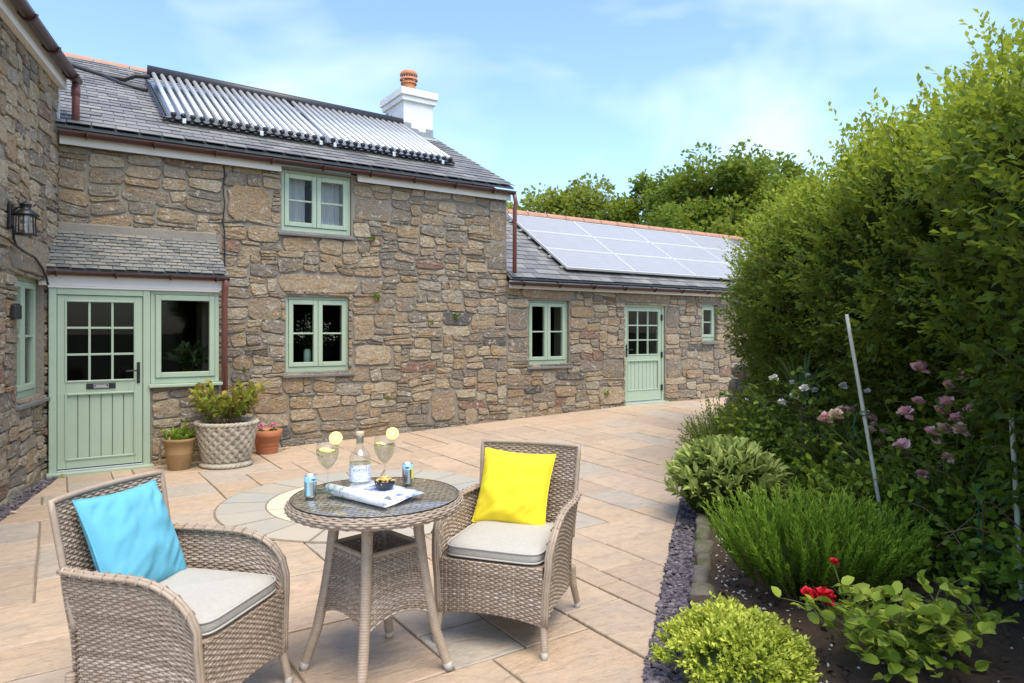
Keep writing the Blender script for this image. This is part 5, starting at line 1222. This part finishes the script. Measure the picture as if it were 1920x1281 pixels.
P_, D_, A_ = sprigs(bs, dr, ln, 16, .1, 1., .8); leaf_mesh('foliage', P_, D_, .042, .017, A_, 'herb_leaf', hb, LEAF4, world=False)
m = MB()
for q in range(0, 300, 2): m.tube([bs[q], bs[q] + dr[q]], .0025, 4)
m.build('stems', 'stem_green', hb)
rm = cam_plant('rosemary_bush', 'large spiky dark green rosemary bush in the middle of the bed', 'bush', 1.66, 3.76, .08)
n_ = 520; an = nprs.uniform(0, 6.28, n_); k = np.sqrt(nprs.rand(n_)); bs = np.stack([.30 * k * np.cos(an), .30 * k * np.sin(an), np.zeros(n_)], 1)
lean = .12 + .8 * k ** 1.5; dr = np.stack([np.cos(an) * lean, np.sin(an) * lean, np.ones(n_)], 1) + nprs.normal(0, .12, (n_, 3)); ln = nprs.uniform(.30, .53, n_) * (1 - .1 * k)
dr /= np.linalg.norm(dr, axis=1, keepdims=True); NP = 46; P_ = []; D_ = []; A_ = []; ST = MB()
def stempt(f): 
    p = bs + dr * (ln * f)[:, None]; p[:, 2] += .10 * (f ** 2) * k * ln; return p
for i in range(NP):
    f = .22 + .78 * (i + nprs.rand(n_)) / NP; f = np.clip(f, 0, 1); p = bs + dr * (ln * f)[:, None]; p[:, 2] += .16 * f ** 2 * k * ln; tdir = dr.copy(); tdir[:, 2] += .32 * f * k; side = unit(n_); side -= tdir * (side * tdir).sum(1, keepdims=True)
    P_.append(p); D_.append(tdir * .9 + side * .62); A_.append(np.clip(.05 + .95 * f ** 2.2, 0, 1))
leaf_mesh('foliage', np.concatenate(P_), np.concatenate(D_), nprs.uniform(.030, .046, n_ * NP), .0062, np.concatenate(A_), 'rosemary_leaf', rm, LEAF4, world=False)
for q in range(0, n_, 2): ST.tube([bs[q], bs[q] + dr[q] * ln[q] * .55], .003, 4)
ST.build('stems', 'stem_brown', rm)
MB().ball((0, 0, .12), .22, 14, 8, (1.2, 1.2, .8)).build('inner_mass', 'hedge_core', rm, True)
th = cam_plant('golden_thyme', 'low mound of bright golden yellow thyme at the path edge', 'plant', .965, 2.95, .03)
MB().ball((0, 0, .02), .22, 18, 10, (1.0, 1.0, .6)).build('inner_mass', 'stem_green', th, True)
tp = dome(1600, .30, .185); tp[:, :2] += .055 * np.stack([[nz3(p[0] * 8, p[1] * 8, p[2] * 8) for p in tp], [nz3(p[1] * 8, p[0] * 8, 5) for p in tp]], 1); tp[:, 2] += .02 + np.array([.085 * nz3(p[0] * 7, p[1] * 7, 1) for p in tp]); dr = tp * (1, 1, 1.3) + (0, 0, .08); dr /= np.linalg.norm(dr, axis=1, keepdims=True); dr = dr + nprs.normal(0, .25, dr.shape); ln = nprs.uniform(.04, .08, 1600)
P_, D_, A_ = sprigs(tp - dr * .03, dr, ln, 9, .15, 1.0, 1.0); leaf_mesh('foliage', P_, D_, nprs.uniform(.012, .029, len(P_)), nprs.uniform(.009, .017, len(P_)), A_ + nprs.normal(0, .12, len(A_)), 'thyme_leaf', th, LEAF4, world=False)
def rosette(name, c, r_, mat, parent, n_=26, cup=.5):
    an = nprs.uniform(0, 6.28, n_); q = np.linspace(.15, 1, n_); d = np.stack([np.cos(an) * q, np.sin(an) * q, (1.1 - q) * 1.2 + cup * .3], 1); tilt = np.array(Matrix.Rotation(nprs.uniform(0, .7), 3, 'X') @ Matrix.Rotation(nprs.uniform(-.6, .6), 3, 'Y')); d = d @ tilt.T
    return leaf_mesh(name, np.array(c) + d * r_ * .12, d, r_ * nprs.uniform(.75, 1.05, n_), r_ * .95, np.zeros(n_), mat, parent, LEAF8, world=False, jitter=.25)
def arching(m, p0, d, L_, n_=7, droop=.5, r0=.005):
    d = Vector(d).normalized(); pts = []
    for i in range(n_ + 1):
        f = i / n_; p = Vector(p0) + d * (L_ * f); p.z -= droop * (f * L_) ** 2; pts.append(p)
    m.tube(pts, [r0 * (1 - .6 * i / n_) for i in range(n_ + 1)], 5); return pts
def rose(name, label, X, Y, canes, hgt, spread, nleaf, lsize, flowers, mats, fsize, seed, leafmat_='rose_leaf', z=.09, bias=(0, 0), age=(.2, .75)):
    rg = random.Random(seed); t = cam_plant(name, label, 'rose', X, Y, z); m = MB(); LP = []; LD = []; LA = []; ends = []
    for q in range(canes):
        an = rg.uniform(0, 6.28); sp_ = rg.uniform(.1, spread); d = (math.cos(an) * sp_ + bias[0], math.sin(an) * sp_ + bias[1], 1); L_ = hgt * rg.uniform(.6, 1.15)
        pts = arching(m, (rg.uniform(-.06, .06), rg.uniform(-.06, .06), 0), d, L_, 8, .22 / max(hgt, .5), .0055)
        for i in range(2, 9):
            side = rg.uniform(0, 6.28); dd = Vector((math.cos(side), math.sin(side), rg.uniform(.0, .6))); 
            tw = arching(m, pts[i], dd, rg.uniform(.08, .2) * (1 + hgt * .3), 3, .8, .0028)
            if i >= 5: ends.append(tw[-1])
            for e in range(nleaf):
                f = rg.random(); p = tw[min(3, int(f * 4))]; ld = dd + Vector((rg.gauss(0, .7), rg.gauss(0, .7), rg.gauss(.15, .5))); LP.append(tuple(p)); LD.append(tuple(ld)); LA.append(rg.uniform(*age))
        ends.append(pts[-1])
    m.build('canes', 'stem_green', t, True)
    leaf_mesh('foliage', LP, LD, nprs.uniform(.75, 1.25, len(LP)) * lsize, nprs.uniform(.6, .85, len(LP)) * lsize, np.array(LA), leafmat_, t, LEAF8, world=False)
    ends.sort(key=lambda p: -p[2] + rg.uniform(0, hgt * .7))
    for k in range(flowers):
        p = ends[k % len(ends)]; mt = mats[k % len(mats)]
        rosette('flower', (p[0] + rg.uniform(-.02, .02), p[1] + rg.uniform(-.02, .02), p[2] + .01), fsize * rg.uniform(.7, 1.15), mt, t)
    return t
rr_ = rose('red_rose_bush', 'low rose bush with glossy leaves and one red bloom in front', 1.62, 2.86, 21, .45, 1.05, 4, .062, 0, ['petal_red'], .03, 4, z=.07, age=(.5, 1.1))
for dx, dy, dz, sz in ((-.27, .12, .25, .062), (-.335, .13, .265, .04), (-.20, .16, .40, .024)):
    s, t = cw(dx, dy); rosette('flower', (s, t, dz), sz, 'petal_red', rr_, 40, 1.2)
    MB().tube([(s * .35, t * .35, .02), (s * .8, t * .8, dz * .6), (s, t, dz)], .003, 5).build('flower_stem', 'stem_green', rr_)
rose('pink_rose_bush', 'tall sprawling rose bush with faded pink blooms beside the right cane', 2.62, 4.15, 20, 1.3, .62, 4, .048, 26, ['petal_pink', 'petal_pink', 'petal_faded', 'petal_pink'], .056, 6, bias=(-.05, .1), age=(.05, .6))
rose('pink_rose_bush', 'smaller pink rose bush between the two canes', 2.62, 5.0, 12, .95, .6, 4, .046, 9, ['petal_pink', 'petal_faded'], .052, 16, age=(.05, .6))
rose('white_rose_bush', 'rambling rose with small white blooms behind the left cane', 2.55, 5.5, 18, 1.5, .55, 4, .048, 15, ['petal_white'], .042, 9, age=(.1, .65))
rose('bramble_bush', 'leafy bramble bush against the bank behind the sage', 2.55, 6.9, 18, 1.0, .7, 6, .055, 4, ['petal_yellow', 'petal_white'], .022, 12, 'bramble_leaf', age=(.3, .8))
# low leafy plant at the right edge
rose('leafy_plant', 'low green leafy plant inside the wire support', 2.55, 3.55, 9, .3, .8, 5, .05, 0, ['petal_white'], .02, 31, z=.1, age=(.1, .6))
# spiky strap-leaved plant
sk = cam_plant('cordyline', 'spiky strap-leaved plant rising behind the left cane', 'plant', 2.62, 6.15, .5)
n_ = 46; d = unit(n_); d[:, 2] = np.abs(d[:, 2]) * 1.6 + .5; d /= np.linalg.norm(d, axis=1, keepdims=True); me_v = MB()
for q in range(n_):
    L_ = nprs.uniform(.45, .8); w_ = .016; dd = Vector(d[q]); sd = dd.cross(Vector((0, 0, 1))).normalized(); base_ = len(me_v.v)
    for i in range(6):
        f = i / 5; p = Vector((0, 0, .3)) + dd * (L_ * f) - Vector((0, 0, .35 * (f * L_) ** 2)); ww = w_ * (1 - f ** 2) + .001; me_v.v += [tuple(p - sd * ww), tuple(p + Vector((0, 0, -.004))), tuple(p + sd * ww)]
    for i in range(5):
        a = base_ + i * 3; me_v.f += [(a, a + 1, a + 4, a + 3), (a + 1, a + 2, a + 5, a + 4)]
o = me_v.build('leaves', 'strap_leaf', sk, True); at = o.data.attributes.new('age', 'FLOAT', 'POINT'); at.data.foreach_set('value', np.full(len(o.data.vertices), .5, np.float32))
MB().tube([(0, 0, -.3), (0, 0, .32)], .03, 8).build('stem', 'bark', sk)
def garden_cane(label, X0, Y0, z0, X1, Y1, z1):
    a, b2 = cw(X0, Y0), cw(X1, Y1); t = thing('garden_cane', label, 'cane', (a[0], a[1], z0)); e = (b2[0] - a[0], b2[1] - a[1], z1 - z0)
    pts = [tuple(x * k / 8 for x in e) for k in range(9)]; MB().tube(pts, [.0115 + .0012 * (k % 2) for k in range(9)], 8).build('pole', 'cane', t, True); return t, e
gc, e = garden_cane('pale leaning garden cane tied with green twine behind the rosemary', 2.30, 4.15, .05, 2.18, 4.45, 1.605)
m = MB(); c = Vector(e) * .58
m.tube([c + Vector((.016 * math.cos(a), .016 * math.sin(a), .004 * a)) for a in [k * .6 for k in range(24)]], .0035, 5); m.tube([c, c + Vector((-.05, .02, .03)), c + Vector((-.08, .03, -.06)), c + Vector((-.07, .0, -.13))], .0035, 5); m.build('twine', 'green_wire', gc)
garden_cane('pale upright garden cane at the right edge of the bed', 2.47, 3.30, .05, 2.50, 3.45, 1.50)
pts = []
while len(pts) < 2200:
    L, n_ = nprs.uniform(1.2, 6.5), nprs.uniform(.02, 1.9); pts.append((*LN(L, n_), bed_z(L, n_) + nprs.uniform(-.006, .012)))
tag(chips('soil_clods', pts, lambda k: pts[k][2], .034, 'soil', .6), 'dark crumbly soil clods over the flower bed', 'soil')
gcv = thing('ground_cover', 'dense green leafy ground cover at the back of the flower bed', 'ground cover', (*cw(2.3, 5.5), .1)); gcv['kind'] = 'stuff'
base = []; dirs = []
for q in range(1500):
    L = nprs.uniform(4.3, 9.2); lim = 1.78 - (L - 4.18) * .2085; n_ = lim * nprs.uniform(.42, 1.15) if L < 6.2 else lim * nprs.uniform(.1, 1.1); s, t = LN(L, n_); base.append((s, t, bed_z(L, n_) + nprs.rand() ** 2 * .45)); dirs.append((*cw(nprs.normal(-.3, .6), nprs.normal(-.2, .6)), .7))
P_, D_, A_ = sprigs(np.array(base), np.array(dirs), nprs.uniform(.1, .28, 1500), 8, .2, .85, .95, .5)
leaf_mesh('foliage', P_, D_, nprs.uniform(.03, .06, len(P_)), nprs.uniform(.022, .042, len(P_)), A_, 'bramble_leaf', gcv, LEAF8)
ws = cam_plant('wire_plant_support', 'dark green wire plant support hoop at the right edge', 'plant support', 2.62, 3.5, .06)
for k in range(4):
    an = k * math.pi / 2 + .4; MB().tube([(.19 * math.cos(an), .19 * math.sin(an), -.05), (.19 * math.cos(an), .19 * math.sin(an), .62)], .005, 6).build('leg', 'green_wire', ws)
for zz in (.33, .60): MB().tube([(.192 * math.cos(a), .192 * math.sin(a), zz) for a in [2 * math.pi * k / 36 for k in range(36)]], .0042, 6, close=True).build('hoop', 'green_wire', ws)
# weeds and ferns in the wall joints
for q, (a, z, sz) in enumerate(((3.75, 1.98, .07), (3.68, 2.78, .05), (5.0, 1.72, .06), (2.1, .73, .04), (1.98, 1.02, .035), (4.6, 1.62, .035), (8.0, .42, .06), (3.9, .55, .04))):
    t = thing('wall_fern', ['small green fern right of the downstairs lintel', 'tiny weed just right of the upstairs window sill', 'small green tuft on the wall near the gable corner', 'tiny green weed under the downstairs window', 'tiny weed left of the downstairs sill', 'small weed tuft in mid wall', 'green weed at the foot of the extension wall', 'tiny weed low on the cottage wall'][q], 'fern', FR(a, z, .03), 0, 'weeds in the wall joints')
    u = unit(26); u[:, 1] = -np.abs(u[:, 1]); leaf_mesh('foliage', u * sz * .2, u, sz * .8, sz * .4, nprs.rand(26), 'basil_leaf', t, LEAF4, world=False)
# fallen leaves on the paving
rg = random.Random(77)
for q, (s, t, w3) in enumerate(((.93, 8.35, 'beside the weathered pot'), (2.42, 8.7, 'beside the orange pot'), (2.5, 8.8, 'against the wall by the orange pot'), (.06, 8.33, 'at the left end of the threshold'), (-.25, 6.9, 'on the slab near the left wing'))):
    o = leaf_mesh('fallen_leaf', [(s, t, ground(s, t) + .012)], [(rg.uniform(-1, 1), rg.uniform(-1, 1), .1)], .06, .045, .5, ('petal_faded', 'hydrangea_leaf')[q % 2], None, LEAF8, jitter=.1); tag(o, 'single fallen leaf ' + w3, 'leaf', 'fallen leaves')

# ------------------------------------------------------------------ trees behind the extension
def tree(label, X, Y, h, rx, seed, mat, nclump=110, per=150, lsz=.17, low=.3):
    rs = np.random.RandomState(seed); rg = random.Random(seed); t = thing('tree', label, 'tree', (*cw(X, Y), -.1), 0, 'trees behind the extension')
    m = MB(); m.tube([(0, 0, 0), (.05, .03, h * .2), (-.04, .05, h * .42), (.0, 0, h * .7)], [.2, .16, .12, .05], 9)
    cl = []
    for k in range(nclump):
        v = rs.normal(0, 1, 3); v /= np.linalg.norm(v); r_ = rs.uniform(.45, 1) ** .6; c = np.array((v[0] * rx * r_, v[1] * rx * r_, h * (low + 1) / 2 + v[2] * h * (1 - low) / 2 * r_ * .88)); cl.append((c, rs.uniform(.16, .30) * rx))
    for c, r_ in cl[::3]:
        p0 = Vector((0, 0, max(h * .15, c[2] * .55))); m.tube([p0, p0.lerp(Vector(c), .5) + Vector((0, 0, -.1)), Vector(c)], [.07, .045, .015], 5)
    m.build('trunk', 'bark', t, True)
    P_ = []; D_ = []; A_ = []
    for c, r_ in cl:
        u = rs.normal(0, 1, (per, 3)); u /= np.linalg.norm(u, axis=1, keepdims=True); u[:, 2] = u[:, 2] * .8 + .15; rad = r_ * rs.uniform(.5, 1.05, per)[:, None]; P_.append(c + u * rad); D_.append(u * .8 + rs.normal(0, .5, (per, 3)) + (0, 0, -.15)); A_.append(np.clip(.3 + .3 * u[:, 2] + rs.normal(0, .1, per) + rs.uniform(-.15, .15), 0, 1))
    n_ = nclump * per; leaf_mesh('crown', np.concatenate(P_), np.concatenate(D_), rs.uniform(.6, 1.2, n_) * lsz, rs.uniform(.6, 1.1, n_) * lsz * .8, np.concatenate(A_), mat, t, PALM, world=False)
tree('yellow-green tree beside the cottage gable, leftmost behind the extension', 1.2, 25.0, 6.9, 2.2, 1, 'tree_leaf_pale', low=.2)
tree('rounded tree behind the first ridge tiles, second from the cottage', 3.0, 25.5, 7.3, 2.3, 2, 'tree_leaf_pale', low=.2)
tree('darker tree behind the middle of the extension ridge', 4.7, 24.5, 7.3, 2.1, 3, 'tree_leaf', low=.2)
tree('tallest tree rising above the right end of the extension', 6.6, 22.0, 7.6, 2.2, 4, 'tree_leaf', 130, low=.25)
tree('broad tree between the tallest tree and the hedge', 8.6, 23.0, 7.5, 2.2, 5, 'tree_leaf', 120, low=.25)
tree('low bushy tree in front of the tallest tree', 5.4, 20.5, 5.6, 1.8, 6, 'tree_leaf', 90, low=.15)
tree('low bushy tree just left of the hedge end', 7.2, 19.0, 5.2, 1.7, 7, 'tree_leaf_pale', 90, low=.15)
